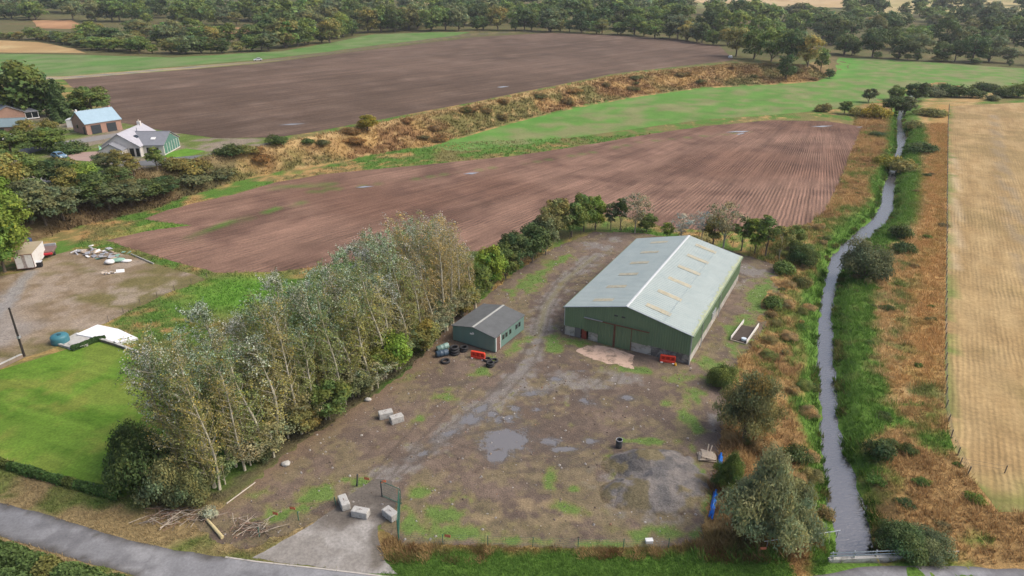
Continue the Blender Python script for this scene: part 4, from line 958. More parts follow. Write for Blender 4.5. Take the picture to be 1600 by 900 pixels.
# ------------------------------------------------------------------ things in the yard
def block(label, px, py, rz, d=(1.6, .8, .75), grp=None):
    p = at(px, py); o = thing('concrete_block', label, 'concrete block', (p[0], p[1], 0), rz, grp)
    MB().box((0, 0, d[2] / 2 + .02), d, bev=.05).build('block_body', BLOCKM, o)
    MB().tube([(-.12, 0, d[2]), (-.08, 0, d[2] + .09), (.08, 0, d[2] + .09), (.12, 0, d[2])], .018, 6).build('lifting_loop', RUST, o)
BLOCKM = plain('block_concrete', (.43, .425, .405), .9, .14, 2, .5, dirt=((.25, .24, .22), .45, 2.5))
block('concrete block on the grass edge, leftmost of three across the entrance', 538, 790, R(118)); block('concrete block in the middle of the three across the entrance', 564, 806, R(-14)); block('concrete block by the green gate post, rightmost of three', 610, 808, R(-42), (1.5, .85, .75))
block('concrete block in the yard, the left one of the pair', 603, 652, R(22), (1.6, .85, .8)); block('concrete block in the yard, the right one of the pair', 620, 659, R(30), (1.5, .85, .8))
def stone(label, px, py, s, mat, seed):
    o = bag(label, px, py, s, mat, seed, cat='stone'); o.name = 'boulder'; return o
stone('small pale boulder at the plantation edge', 575, 626, (.45, .3, .4), CONC, 11); stone('white lump of rubble at the plantation edge lower down', 447, 726, (.5, .45, .35), CONC, 12)

def tyre_mesh():
    prof = []; Rm, rm = .42, .13
    for k in range(10):
        a = 2 * math.pi * k / 10; prof.append((Rm + rm * 1.0 * math.cos(a), .15 + .14 * math.sin(a)))
    return MB().lathe(prof, 22, close=True)
TY = tyre_mesh().mesh('tyre', BLACK, True)
def tyre(label, px, py, z=0.0, s=1.0, grp='tyres by the hut', tilt=(0, 0)):
    p = at(px, py); o = link('tyre', TY, None, None, (p[0], p[1], z)); o.scale = (s, s, s); o.rotation_euler = (tilt[0], tilt[1], random.uniform(0, 3)); tag(o, label, 'tyre', grp)
tyre('black tyre at the bottom of the tall stack by the drums', 710, 553, 0, 1.35); tyre('black tyre in the middle of the tall stack by the drums', 710, 553, .40, 1.33); tyre('black tyre on top of the tall stack by the drums', 710, 553, .80, 1.2)
tyre('single black tyre lying apart below the blue drum', 696, 566, 0, 1.2); tyre('black tyre between the tall stack and the hut wall', 724, 548, 0, 1.15); tyre('black tyre on the tyre against the hut wall', 725, 548, .34, 1.1)
tyre('black tyre right of the orange barrier', 761, 563, 0, 1.05); tyre('black tyre at the hut door corner', 772, 565, 0, 1.05); tyre('lower tyre of the pair in front of the hut corner', 766, 572, 0, 1.05); tyre('upper tyre of the pair in front of the hut corner', 766, 572, .31, 1.0)
def drum(label, px, py, rgb, rz, tilt):
    p = at(px, py); o = thing('plastic_drum', label, 'drum', (p[0], p[1], .42), rz); mt = plain('drum_%d' % px, rgb, .45, .12, 2, .05)
    b = MB().lathe([(0, -.85), (.38, -.85), (.44, -.75), (.44, -.3), (.475, -.26), (.44, -.22), (.44, .22), (.475, .26), (.44, .3), (.44, .75), (.38, .85), (0, .85)], 18, axis='x').build('drum_body', mt, o, smooth=True)
    MB().lathe([(0, 0), (.1, 0), (.1, .06), (0, .06)], 10, (.85, 0, .2), 'x').build('bung', WHITE, o); o.rotation_euler = (0, tilt, rz)
drum('navy blue plastic drum lying by the tall tyre stack', 691, 556, (.045, .075, .11), R(25), 0); drum('pale green plastic drum lying behind the navy drum', 692, 547, (.18, .28, .25), R(28), R(-8))
def barrier(label, px, py, rz):
    p = at(px, py); o = thing('road_barrier', label, 'barrier', (p[0], p[1], 0), rz); RED = bpy.data.materials.get('red_plastic') or plain('red_plastic', (.68, .055, .025), .45, .08, 2, .03)
    MB().box((0, 0, .18), (2.0, .42, .34), bev=.06).build('base', RED, o); MB().box((0, 0, .92), (2.0, .34, .22), bev=.06).build('top_rail', RED, o)
    for x in (-.9, -.32, .32, .9): MB().box((x, 0, .58), (.22, .32, .5), bev=.03).build('upright', RED, o)
    MB().box((0, 0, .58), (1.7, .10, .5)).build('web', plain('dark_red_plastic', (.45, .03, .02), .5, .1, 2, 0) if not bpy.data.materials.get('dark_red_plastic') else bpy.data.materials['dark_red_plastic'], o)
    for x in (-.75, .75): MB().box((x, 0, .05), (.3, .75, .1), bev=.03).build('foot', WHITE, o)
barrier('orange red plastic barrier lying by the hut front', 747, 560, R(-20)); barrier('orange red plastic barrier against the barn base wall', 1043, 566, R(-16))
p = at(1055, 571); tag(MB().lathe([(0, 0), (.16, 0), (.17, .1), (.1, .35), (0, .38)], 12).build('marker_light', plain('amber_plastic', (.7, .35, .02), .4, .05, 2, 0), None, (p[0], p[1], 0), smooth=True), 'small amber lamp on the ground right of the barn barrier', 'lamp')

# feed trough beside the barn
p = np.array(at(1141, 532)); q = np.array(at(1167, 537)); an = math.atan2(q[1] - p[1], q[0] - p[0]); TWd = float(np.hypot(*(q - p))); TL = 6.2
tg = thing('trailer_bed', 'white sided trailer bed filled with soil right of the barn', 'trailer bed', (p[0], p[1], 0), an + R(-9))
for x in (.04, TWd - .04): MB().box((x, TL / 2, .35), (.1, TL, .6), bev=.02).build('side_board', plain('white_side_%d' % (x > 1), (.66, .64, .6), .6, .08, 1, .05), tg)
MB().box((TWd / 2, TL * .42, .17), (TWd - .2, TL * .8, .26), bev=.05).build('soil_fill', plain('dark_soil', (.065, .05, .04), .95, .3, 2, .6), tg); MB().box((TWd / 2, .02, .12), (TWd - .12, .1, .14)).build('end_board', PALEWOOD, tg)
MB().lathe([(0, 0), (.32, 0), (.35, .3), (0, .32)], 14, (TWd - .55, .55, .3)).build('bucket', plain('pale_blue_bucket', (.5, .58, .65), .5, .05, 2, 0), tg)

# gravel heap
hx, hy = at(1022, 752)
a = np.linspace(-6.8, 6.8, 90); HX, HY = np.meshgrid(a, a); HX = HX.ravel(); HY = HY.ravel()
def mound(x, y, cx, cy, rx, ry, h): q = ((x - cx) / rx) ** 2 + ((y - cy) / ry) ** 2; return h * np.clip(1 - q, 0, 1) ** 1.5
hz = np.maximum(mound(HX, HY, 0.2, 2.4, 5.6, 3.2, 1.3), mound(HX, HY, -.2, -1.8, 6.0, 3.2, 1.35)); hz = np.maximum(hz, mound(HX, HY, 1.5, .4, 5.0, 4.6, 1.1))
hz = hz + (fbm(HX, HY, 1.2, 101, 4) - .5) * .6 * sstep(0, .35, hz) + (fbm(HX, HY, .8, 107, 3) - .5) * .12 - .06
ii = (np.arange(89)[:, None] * 90 + np.arange(89)[None]).ravel(); HF_ = np.stack([ii, ii + 1, ii + 91, ii + 90], 1); HF_ = HF_[(hz[HF_] > 0).any(1)]
hc = mixn(V3((.145, .138, .134)), V3((.195, .178, .165)), sstep(.4, .6, fbm(HX, HY, 1.5, 103))); hc = mixn(hc, V3((.05, .05, .053)), ((HX < -.2) & (HX > -4.2) & (HY > .8) & (HY < 3.4)) * .55); hc = mixn(hc, V3((.17, .14, .07)), sstep(.56, .66, fbm(HX, HY, 2.6, 105)) * .8)
hc = mixn(hc, col_yard(HX + hx, HY + hy), sstep(.28, .04, hz) * .95)
hp_ = mesh_np('gravel_heap', np.stack([HX, HY, hz], 1), HF_, hc, smooth=True)
tag(link('gravel_heap', hp_, ground_mat('gravel', 5, .8, .6, 1.4, 1.0, .15), None, (hx, hy, .012)), 'low spread heap of grey gravel at the front of the yard', 'gravel heap')

# oil drum bin, pallets, pipes, box
p = at(967, 699); bn = thing('litter_bin', 'black open drum standing behind the gravel heap', 'bin', (p[0], p[1], 0)); MB().lathe([(0, 0), (.34, 0), (.36, .4), (.34, .5), (.36, .6), (.35, 1.0), (.30, 1.0), (.30, .5), (0, .5)], 16).build('drum_body', DARKM, bn); MB().lathe([(.33, .98), (.37, .98), (.37, 1.04), (.33, 1.04)], 16, close=True).build('rim', GREYP, bn)
p = at(1105, 716); pl = thing('pallet_pile', 'pile of broken pale timber pallets by the willow', 'pallets', (p[0], p[1], 0), R(-8))
for z, rz, w_ in ((.06, -.05, 1.9), (.24, .12, 1.7), (.42, -.3, 1.3)):
    for k in range(7):
        o = MB().box((0, 0, 0), (w_, .12, .03)).build('plank', PALEWOOD, pl, (random.uniform(-.05, .05), -.6 + k * .2, z + .07), rz)
    for k in (-1, 0, 1): MB().box((0, 0, 0), (.1, 1.2, .1)).build('bearer', WOOD, pl, (k * w_ * .42, 0, z), rz)
for a_, b_ in (((.0, .5, .5), (.1, .7, 1.3)), ((.3, .5, .5), (.5, .8, 1.1))): MB().tube([a_, b_], .06, 6).build('upright_stick', PALEWOOD, pl)
BLUEP = plain('blue_pipe', (.012, .16, .62), .4, .05, 2, 0)
def pipe(label, a_, b_):
    A, B = at(*a_), at(*b_); ax = Vector((B[0] - A[0], B[1] - A[1], 0)); o = thing('water_pipe', label, 'pipe', (A[0], A[1], .25), math.atan2(ax.y, ax.x)); L = ax.length; n = 4
    for k in range(n):
        yy, zz = ((-.12, -.1), (.12, -.1), (0, .11), (.0, -.1))[k]
        if k < 3: MB().lathe([(.11, 0), (.11, L), (.085, L), (.085, 0)], 10, (k * .15, yy, zz), 'x', True).build('pipe_length', BLUEP, o, smooth=True)
pipe('bundle of bright blue pipes on the grass, the long nearer one', (1110, 812), (1118, 773)); pipe('short end of blue pipes showing beyond the willow branch', (1124, 732), (1126, 715))
p = at(1014, 848); wb = thing('white_box', 'small white crate lying by the front fence', 'box', (p[0], p[1], 0), R(3)); MB().box((0, 0, .17), (.65, .4, .3), bev=.02).build('crate_body', WHITE, wb); MB().box((0, 0, .345), (.68, .43, .05), bev=.01).build('lid', WHITE, wb)

# green mesh gate and front fence
def mesh_panel(parent, a_, b_, h, name='gate_leaf'):
    A, B = Vector(a_), Vector(b_); d = B - A; fr_ = MB(); up = Vector((0, 0, h))
    fr_.tube([tuple(A + Vector((0, 0, .1))), tuple(A + up)], .04, 6).tube([tuple(B + Vector((0, 0, .1))), tuple(B + up)], .04, 6).tube([tuple(A + up), tuple(B + up)], .035, 6).tube([tuple(A + Vector((0, 0, .12))), tuple(B + Vector((0, 0, .12)))], .035, 6)
    f_ = fr_.build(name, GREENSTEEL, parent); w_ = MB(); n = max(4, int(d.length / .12))
    for k in range(1, n): q = A + d * k / n; w_.tube([tuple(q + Vector((0, 0, .12))), tuple(q + up)], .006, 3, False)
    for k in range(1, 6): w_.tube([tuple(A + Vector((0, 0, h * k / 6))), tuple(B + Vector((0, 0, h * k / 6)))], .007, 3, False)
    w_.build('mesh_infill', GREENSTEEL, f_)
    return f_
g0 = at(623, 842); gt = thing('gate', 'tall green mesh gate leaf standing open beside the driveway', 'gate', (g0[0], g0[1], 0))
g1 = at(625, 792); rel = lambda p: (p[0] - g0[0], p[1] - g0[1], 0)
mesh_panel(gt, (0, 0, 0), rel(g1), 2.0); MB().tube([(0, 0, 0), (0, 0, 2.2)], .07, 8).build('gate_post', GREENSTEEL, gt)
g2 = at(625, 790); g3 = at(595, 777); gt2 = thing('gate', 'green mesh gate leaf swung back behind the right concrete block', 'gate', (g2[0] + .1, g2[1] + .1, 0)); mesh_panel(gt2, (0, 0, 0), (g3[0] - g2[0], g3[1] - g2[1], 0), 1.9); MB().tube([(g3[0] - g2[0], g3[1] - g2[1], 0), (g3[0] - g2[0], g3[1] - g2[1], 1.9)], .06, 8).build('gate_post', DARKM, gt2)
g4 = at(558, 760); gt3 = thing('gate_post', 'dark leaning gate post left of the yard entrance', 'post', (g4[0], g4[1], 0)); MB().tube([(0, 0, 0), (.15, 0, 1.5)], .07, 8).build('post_shaft', DARKM, gt3); MB().tube([(-.1, .1, 0), (.12, 0, 1.2)], .05, 6).build('brace', DARKM, gt3)
def fence(label, pxs, h, sp, postr, pmat, wires, wmat, wr=.012, world=False, cat='fence'):
    pts = pxs if world else PL(pxs); o = thing('wire_fence', label, cat, (pts[0][0], pts[0][1], h1(*pts[0]))); ox, oy, oz = o.location; acc = 0; P = []
    for (x0, y0), (x1, y1) in zip(pts[:-1], pts[1:]):
        L = math.hypot(x1 - x0, y1 - y0)
        while acc < L: t_ = acc / L; P.append((x0 + (x1 - x0) * t_, y0 + (y1 - y0) * t_)); acc += sp
        acc -= L
    tops = []
    me = MB().tube([(0, 0, -.1), (0, 0, h)], postr, 6).mesh('post', pmat)
    for x, y in P:
        z = h1(x, y) - oz; q = link('post', me, None, o, (x - ox, y - oy, z)); q.rotation_euler = (random.gauss(0, .035), random.gauss(0, .035), 0); tops.append((x - ox, y - oy, z))
    for k in range(wires):
        zz = h * (k + 1) / (wires + .3)
        if len(tops) > 1: MB().tube([(x, y, z + zz) for x, y, z in tops], wr, 3, False).build('wire', wmat, o)
    return o
fence('thin green wire fence along the front of the yard', [(623, 846), (690, 850), (760, 852), (900, 857), (1040, 857), (1095, 850), (1110, 848)], 1.15, 4.0, .035, GREENSTEEL, 4, GREENSTEEL, .006)
fence('green wire fence left of the yard entrance', [(525, 790), (480, 808), (440, 824), (380, 850), (345, 852)], 1.1, 3.6, .04, GREENSTEEL, 4, GREENSTEEL, .006)
fence('dark post and wire fence along the stubble field', [(1512, 742), (1500, 720), (1487, 690), (1478, 640), (1477, 540), (1478, 440), (1479, 340), (1480, 250), (1481, 195), (1483, 166)], 1.1, 3.2, .06, WOOD, 4, DARKM, .014)
fence('post fence between the bare earth yard and the rough grass', [(170, 503), (200, 485), (250, 463), (310, 440), (330, 432)], 1.0, 3.0, .05, WOOD, 3, DARKM, .01)
fence('straggling post fence along the far side of the yard', [(745, 470), (800, 420), (860, 386), (930, 357), (1000, 359), (1100, 372), (1200, 402), (1222, 415)], 1.1, 3.6, .05, WOOD, 3, DARKM, .01)
fence('short post fence beside the lawn hedge', [(150, 769), (188, 780)], 1.0, 2.2, .08, DARKM, 1, DARKM, .01)
fence('wire fence between stream grass and corner of the stubble', [(1500, 727), (1560, 738), (1640, 750)], 1.0, 4.0, .05, WOOD, 2, DARKM, .01)
ORANGE = plain('orange_cloth', (.55, .17, .09), .8, .15, 2, .1)
for i, (px, py, z, lb) in enumerate([(432, 812, .8, 'orange tag on the wire fence nearest the brushwood'), (459, 805, .9, 'orange tag on the wire fence right of the first'), (574, 756, .7, 'orange cone tag by the leaning gate post'), (600, 762, .8, 'orange tag on the swung back gate'), (700, 850, 1.0, 'orange tag on the front wire fence'), (1190, 868, .9, 'orange tag on the fence left of the bridge')]):
    p = at(px, py); tag(MB().box((0, 0, 0), (.55, .05, .3), bev=.02).build('warning_tag', ORANGE, None, (p[0], p[1] - .06, z), random.uniform(-.5, .5)), lb, 'tag')

# bridge over the stream
b0, b1 = G(1296, 874, .3), G(1442, 868, .3); an = math.atan2(b1[1] - b0[1], b1[0] - b0[0]); BLn = math.hypot(b1[0] - b0[0], b1[1] - b0[1])
br = thing('bridge', 'concrete road bridge with grey steel guard rails over the stream', 'bridge', (b0[0], b0[1], 0), an)
MB().box((BLn / 2, .12, -1.2), (BLn, .25, 2.04)).build('headwall', CONC, br); MB().box((BLn / 2, .12, .05), (BLn, .3, .45), bev=.03).build('parapet', CONC, br)
for k in range(5): MB().box((.3 + k * (BLn - .6) / 4, .12, .6), (.1, .1, .8)).build('rail_post', STEEL, br)
for z in (.62, .95):
    MB().box((BLn / 2, .05, z), (BLn, .05, .14), bev=.02).build('guard_rail', plain('blue_grey_rail', (.34, .40, .45), .5, .08, 2, 0) if z < .7 else bpy.data.materials['blue_grey_rail'], br)
p0, p1 = at(1192, 856), at(1306, 858); rl = thing('pipe_rail', 'thin pale pipe rail leading to the bridge from the left', 'rail', (p0[0], p0[1], 0)); D = (p1[0] - p0[0], p1[1] - p0[1])
MB().tube([(0, 0, .75), (D[0], D[1], .75)], .04, 6).build('top_pipe', STEEL, rl)
for k in (0.05, .5, .97): MB().tube([(D[0] * k, D[1] * k, -.1), (D[0] * k, D[1] * k, .75)], .035, 6).build('rail_post', STEEL, rl)
p0, p1 = at(1452, 870), at(1496, 868); rl = thing('pipe_rail', 'thin wooden rail right of the bridge', 'rail', (p0[0], p0[1], 0)); MB().tube([(0, 0, .5), (p1[0] - p0[0], p1[1] - p0[1], .5)], .04, 6).build('top_pipe', PALEWOOD, rl)
for k in (0, 1): MB().tube([((p1[0] - p0[0]) * k, (p1[1] - p0[1]) * k, 0), ((p1[0] - p0[0]) * k, (p1[1] - p0[1]) * k, .5)], .04, 6).build('rail_post', WOOD, rl)
p = at(1250, 858); st = thing('steel_stay', 'thin leaning steel pole behind the pipe rail', 'pole', (p[0], p[1], -.2)); MB().tube([(0, 0, 0), (-.55, .3, 2.6)], .04, 6).build('pole_shaft', STEEL, st); MB().tube([(0, 0, 0), (-.15, .9, .8)], .03, 6).build('pole_brace', STEEL, st)

# logs and brushwood by the road
A, B = at(322, 812), at(348, 842); BIRCH = plain('peeled_log', (.50, .42, .23), .85, .15, 2, .2)
lg = thing('fallen_log', 'pale fallen tree trunk lying towards the road', 'log', (A[0], A[1], .16)); MB().tube([(0, 0, 0), ((B[0] - A[0]) * .5, (B[1] - A[1]) * .5, .03), (B[0] - A[0], B[1] - A[1], 0)], [.12, .15, .17], 9).build('log_stem', BIRCH, lg); MB().tube([((B[0] - A[0]) * .8, (B[1] - A[1]) * .8, 0), ((B[0] - A[0]) * .85 + .5, (B[1] - A[1]) * .8 + .1, .2)], [.06, .03], 6).build('branch_stub', BARK, lg)
A, B = at(354, 788), at(399, 755); tag(MB().tube([(*A, .08), (*B, .1)], .06, 7).build('timber_rail', plain('pale_rail', (.45, .40, .33), .9, .15, 2)), 'long straight pale pole lying along the plantation edge', 'log')
def brush(label, px, py, rx, ry, n, seed):
    p = at(px, py); r = random.Random(seed); o = thing('brushwood_pile', label, 'brushwood', (p[0], p[1], 0)); mats = [BARK, plain('dead_twig_%d' % seed, (.20, .125, .09), .9, .3, 3), plain('pale_twig_%d' % seed, (.36, .31, .25), .9, .2, 3)]
    for k in range(n):
        a_ = r.gauss(.2, .8); L = r.uniform(.8, 2.6); c = (r.gauss(0, rx / 2.4), r.gauss(0, ry / 2.4), r.uniform(.05, .5)); dx, dy, dz = math.cos(a_) * L / 2, math.sin(a_) * L / 2, r.gauss(0, .15)
        MB().tube([(c[0] - dx, c[1] - dy, max(.03, c[2] - dz)), (c[0] + r.gauss(0, .12), c[1] + r.gauss(0, .12), c[2] + .08), (c[0] + dx, c[1] + dy, max(.03, c[2] + dz))], [.035, .03, .012], 4).build('branch', mats[(k % 3)] if k % 7 else mats[2], o)
brush('heap of dead brown branches below the front poplars', 275, 812, 3.6, 1.2, 80, 1); brush('heap of dead grey branches left of the driveway', 395, 828, 2.4, 1.4, 60, 2)

# ------------------------------------------------------------------ vegetation builders
def unit(n, g): v = g.normal(size=(n, 3)); return v / np.linalg.norm(v, axis=1)[:, None]

def leaf_quads(P, N, size, g, aspect=1.6, droop=None):
    """one diamond leaf (or leaf spray) per point P, facing N"""
    n = len(P); N = N / (np.linalg.norm(N, axis=1)[:, None] + 1e-9)
    a = np.cross(N, unit(n, g)); a /= np.linalg.norm(a, axis=1)[:, None] + 1e-9
    if droop is not None: a = a + np.asarray(droop); a /= np.linalg.norm(a, axis=1)[:, None] + 1e-9
    b = np.cross(N, a); s = np.asarray(size).reshape(-1, 1) * np.ones((n, 1))
    l, w_ = a * s * aspect * .5, b * s * .5
    bend = N * s * .12
    V = np.stack([P - l, P - w_ + bend, P + l, P + w_ + bend], 1).reshape(-1, 3)
    F = np.arange(n * 4).reshape(n, 4); return V, F

def crown_np(seed, h, r, base, nl, leaf, clumps=26, csize=.36, flat=1.0, tintv=.28, lean=(0, 0), fill=.35, aspect=1.5, droop=None, yellow=0.0):
    g = np.random.default_rng(seed); hz = (h - base) / 2; zc = base + hz
    d = unit(clumps, g); rad = g.uniform(.35, .80, clumps) ** .7
    C = d * rad[:, None] * np.array((r, r, hz)) ; C[:, 2] = C[:, 2] * flat + zc
    if base < .31: C[:, :2] *= g.uniform(.45, 1.3, (clumps, 1)); C[:, 2] = np.abs(C[:, 2] - zc) * 1.55 * g.uniform(.5, 1.0, clumps) + base + .12 * h    # grows from the ground up
    cr = r * csize * (g.uniform(.5, 1.5, clumps) if base < .31 else g.uniform(.6, 1.4, clumps))
    C[:, 0] += lean[0] * (C[:, 2] / h) ** 2; C[:, 1] += lean[1] * (C[:, 2] / h) ** 2
    k = g.choice(clumps, nl, p=cr ** 2 / (cr ** 2).sum())
    dd = unit(nl, g); dd[:, 2] = np.where(dd[:, 2] < -.35, -dd[:, 2] * .6, dd[:, 2])
    rr = cr[k] * (1 - fill * g.random(nl) ** 1.5) * g.uniform(.85, 1.12, nl)
    P = C[k] + dd * rr[:, None] * np.array((1, 1, .85))
    P[:, 2] = np.maximum(P[:, 2], .08)
    N = dd + unit(nl, g) * .7 + np.array((0, 0, .25))
    V, F = leaf_quads(P, N, leaf * g.uniform(.6, 1.35, nl), g, aspect, droop)
    ct = g.uniform(1 - tintv, 1 + tintv, clumps)[k] * g.uniform(.78, 1.22, nl)
    hue = g.normal(0, .10, clumps)[k] + g.normal(0, .05, nl)
    T = np.stack([ct * (1 + hue + yellow * (g.random(nl) < .25)), ct, ct * (1 - hue * .8)], 1); T = np.clip(T, .15, 3)
    return V, F, np.repeat(T, 4, 0), C

def trunk_mb(seed, h, base, C, r0, nlimb=9, bend=.5, lean=(0, 0)):
    g = random.Random(seed); mb = MB(); top = base + (h - base) * .62
    pts = [(lean[0] * (t * top / h) ** 2 + g.gauss(0, bend * .25) * t, lean[1] * (t * top / h) ** 2 + g.gauss(0, bend * .25) * t, t * top) for t in (0, .25, .5, .75, 1)]
    mb.tube(pts, [r0 * 1.25, r0, r0 * .82, r0 * .6, r0 * .3], 8)
    idx = list(range(len(C))); g.shuffle(idx)
    for i in idx[:nlimb]:
        c = C[i]; z0 = min(max(base * .6, c[2] - (h - base) * .32), top * .95); t = z0 / top
        x0 = lean[0] * (z0 / h) ** 2; y0 = lean[1] * (z0 / h) ** 2
        mb.tube([(x0, y0, z0), (lerp(x0, c[0], .5), lerp(y0, c[1], .5), lerp(z0, c[2], .6)), tuple(c)], [r0 * .42 * (1.1 - t * .6), r0 * .28, r0 * .09], 5)
    return mb

def tree_kind(key, seed, h, r, base, nl, leaf, r0=.2, bark=None, **kw):
    V, F, T, C = crown_np(seed, h, r, base, nl, leaf, **kw)
    cm = mesh_np(key + '_crown', V, F, T, attr_name='tint'); cm.materials.append(LEAF)
    tm = trunk_mb(seed, h, base, C, r0, lean=kw.get('lean', (0, 0))).mesh(key + '_trunk', bark or BARK, True)
    return dict(crown=cm, trunk=tm, h=h, r=r, np=(V, F, T))

def put(kind, name, label, cat, x, y, z, h, r, col, rz=None, group=None, tilt=(0, 0), jig=.08):
    o = thing(name, label, cat, (x, y, z - .05), random.uniform(0, 6.28) if rz is None else rz, group)
    o.scale = (r / kind['r'], r / kind['r'], h / kind['h']); 
    if tilt != (0, 0): o.rotation_euler = (tilt[0], tilt[1], o.rotation_euler[2])
    link('stem' if cat in ('bush', 'shrub') else 'trunk', kind['trunk'], None, o); c = link('foliage' if cat in ('bush', 'shrub') else 'crown', kind['crown'], None, o)
    k = random.uniform(1 - jig, 1 + jig); c.color = (col[0] * k * random.uniform(.94, 1.06), col[1] * k, col[2] * k * random.uniform(.92, 1.08), 1)
    return o

# foliage colours (albedo)
DK, MID, BRT, OLV, GRY, YEL, GRYG, SIL = (.092, .138, .046), (.152, .212, .054), (.195, .285, .046), (.235, .225, .070), (.30, .28, .175), (.27, .25, .040), (.155, .185, .085), (.40, .43, .36)
COLS = dict(WIL=(.31, .33, .17), WIO=(.31, .285, .13), DK=DK, MID=MID, BRT=BRT, OLV=OLV, GRY=GRY, YEL=YEL, GRYG=GRYG, SIL=SIL)
K = {}
for i in range(5): K['far%d' % i] = tree_kind('far_tree', 200 + i, 14, 6.2, (.5, .4, 2.2, .6, 1.0)[i], 1900, .70, .32, clumps=46, csize=.31, tintv=.30, fill=.5)
for i in range(4): K['oak%d' % i] = tree_kind('broad_tree', 220 + i, 8, 3.2, .8, 5600, .27, .16, clumps=38, csize=.34, fill=.5)
for i in range(3): K['slim%d' % i] = tree_kind('slim_tree', 240 + i, 8, 1.9, 2.0, 1500, .28, .11, clumps=22, csize=.42)
for i in range(2): K['sparse%d' % i] = tree_kind('sparse_tree', 250 + i, 8, 3.0, 1.8, 1500, .20, .12, bark=BARK_PALE, clumps=40, csize=.30, fill=.9)
for i in range(3): K['bush%d' % i] = tree_kind('bush', 260 + i, 3, 2.6, .05, 2400, .26, .08, clumps=26, csize=.40, flat=.9)
for i in range(2): K['willow%d' % i] = tree_kind('willow', 270 + i, 8, 4, .3, 24000, .12, .2, clumps=70, csize=.28, aspect=2.8, droop=(-.3, 0, .7), tintv=.30, fill=.75, lean=(-.8, 0))
for i in range(2): K['near%d' % i] = tree_kind('near_bush', 280 + i, 4, 3.4, .05, 13000, .15, .1, clumps=55, csize=.32, tintv=.3, fill=.5)

# conifer
def conifer(seed, h, r, nl, leaf):
    g = np.random.default_rng(seed); t = g.random(nl) ** .75; z = h * (1 - t) * .97 + .3
    lay = 1 - .35 * ((z * 1.3) % 1); rad = r * (t ** .85) * lay * np.sqrt(g.uniform(.35, 1, nl)); a = g.uniform(0, 6.28, nl) ; rad *= 1 + .16 * np.sin(a * 5 + z)
    P = np.stack([rad * np.cos(a), rad * np.sin(a), z - rad * .18], 1); N = np.stack([np.cos(a) * .6, np.sin(a) * .6, np.full(nl, .8)], 1) + unit(nl, g) * .5
    V, F = leaf_quads(P, N, leaf * g.uniform(.6, 1.3, nl), g, 1.8); T = np.repeat(g.uniform(.65, 1.35, (nl, 1)) * np.ones((1, 3)), 4, 0)
    cm = mesh_np('conifer_crown', V, F, T, attr_name='tint'); cm.materials.append(LEAF)
    return dict(crown=cm, trunk=MB().tube([(0, 0, 0), (0, 0, h * .9)], [.28, .04], 8).mesh('conifer_trunk', BARK), h=h, r=r)
K['con0'] = conifer(290, 12, 4.2, 3600, .6)

# ------------------------------------------------------------------ poplars of the plantation
def poplar(seed, h, r, nl, silver, lean):
    g = np.random.default_rng(seed); rr = random.Random(seed); mb = MB()
    ax = lambda z: np.array((lean[0] * (z / h) ** 1.8 + .22 * math.sin(z * .5 + seed), lean[1] * (z / h) ** 1.8 + .2 * math.cos(z * .43 + seed * 2), z))
    zs = np.linspace(0, h * .96, 9); mb.tube([tuple(ax(z)) for z in zs], [max(.02, .17 * (1 - z / h) ** .8 + .012) for z in zs], 7)
    P = []; W = []
    nb = 46
    for k in range(nb):
        z0 = h * (.06 + .86 * (k + rr.random()) / nb); a = k * 2.4 + rr.uniform(-.5, .5); L = r * (1.15 - .75 * abs(z0 / h - .35)) * rr.uniform(.6, 1.15) * (.9 if z0 < h * .25 else 1)
        up = rr.uniform(.7, 1.3); p0 = ax(z0); d = np.array((math.cos(a) - .30, math.sin(a), up)); d /= np.linalg.norm(d)
        p1 = p0 + d * L * .55; p2 = p0 + d * L + np.array((-.28 * L, 0, .12 * L))
        mb.tube([tuple(p0), tuple(p1), tuple(p2)], [.035, .022, .008], 4, False)
        for j in range(3):
            q = rr.uniform(.35, .95); b0 = p0 + (p2 - p0) * q; e = b0 + np.array((rr.gauss(-.15, .35), rr.gauss(0, .35), rr.uniform(.1, .6))) * L * .45
            mb.tube([tuple(b0), tuple(e)], [.012, .005], 3, False); P.append((b0, e)); W.append(1.0 if z0 > h * .3 else .75)
        P.append((p1, p2)); W.append(1.4)
    W = np.array(W); A = np.array([p[0] for p in P]); B = np.array([p[1] for p in P])
    k = g.choice(len(P), nl, p=W / W.sum()); t = g.uniform(.05, 1.08, nl)[:, None]
    Q = A[k] + (B[k] - A[k]) * t + g.normal(0, .20, (nl, 3))
    N = unit(nl, g) + np.array((.25, -.1, .35))
    V, F = leaf_quads(Q, N, .118 * g.uniform(.6, 1.4, nl), g, 1.4)
    T = np.ones((nl, 3)) * g.uniform(.7, 1.3, (nl, 1)); tw = g.uniform(.8, 1.2, len(P))[k]; T *= tw[:, None]
    # wind turns leaves to their white undersides, whole twigs at a time and most at the windward top
    exp_ = (Q[:, 2] / h) * .75 - Q[:, 0] / r * .22 + g.uniform(-.1, .55, len(P))[k]
    sil = (exp_ > 1.08 - silver) & (g.random(nl) < .55)
    T[sil] = np.array((1.85, 2.1, 4.6)) * g.uniform(.75, 1.1, (sil.sum(), 1))
    drk = (exp_ > .98 - silver) & ~sil; T[drk] *= np.array((.40, .58, .70))
    pale = (~sil) & (g.random(nl) < .12); T[pale] *= np.array((1.35, 1.35, 1.5))
    yel = (~sil) & (g.random(nl) < .06); T[yel] *= np.array((1.5, 1.15, .4))
    cm = mesh_np('poplar_crown', V, F, np.repeat(T, 4, 0), attr_name='tint'); cm.materials.append(LEAF)
    return dict(crown=cm, trunk=mb.mesh('poplar_trunk', BARK_PALE, True), h=h, r=r)
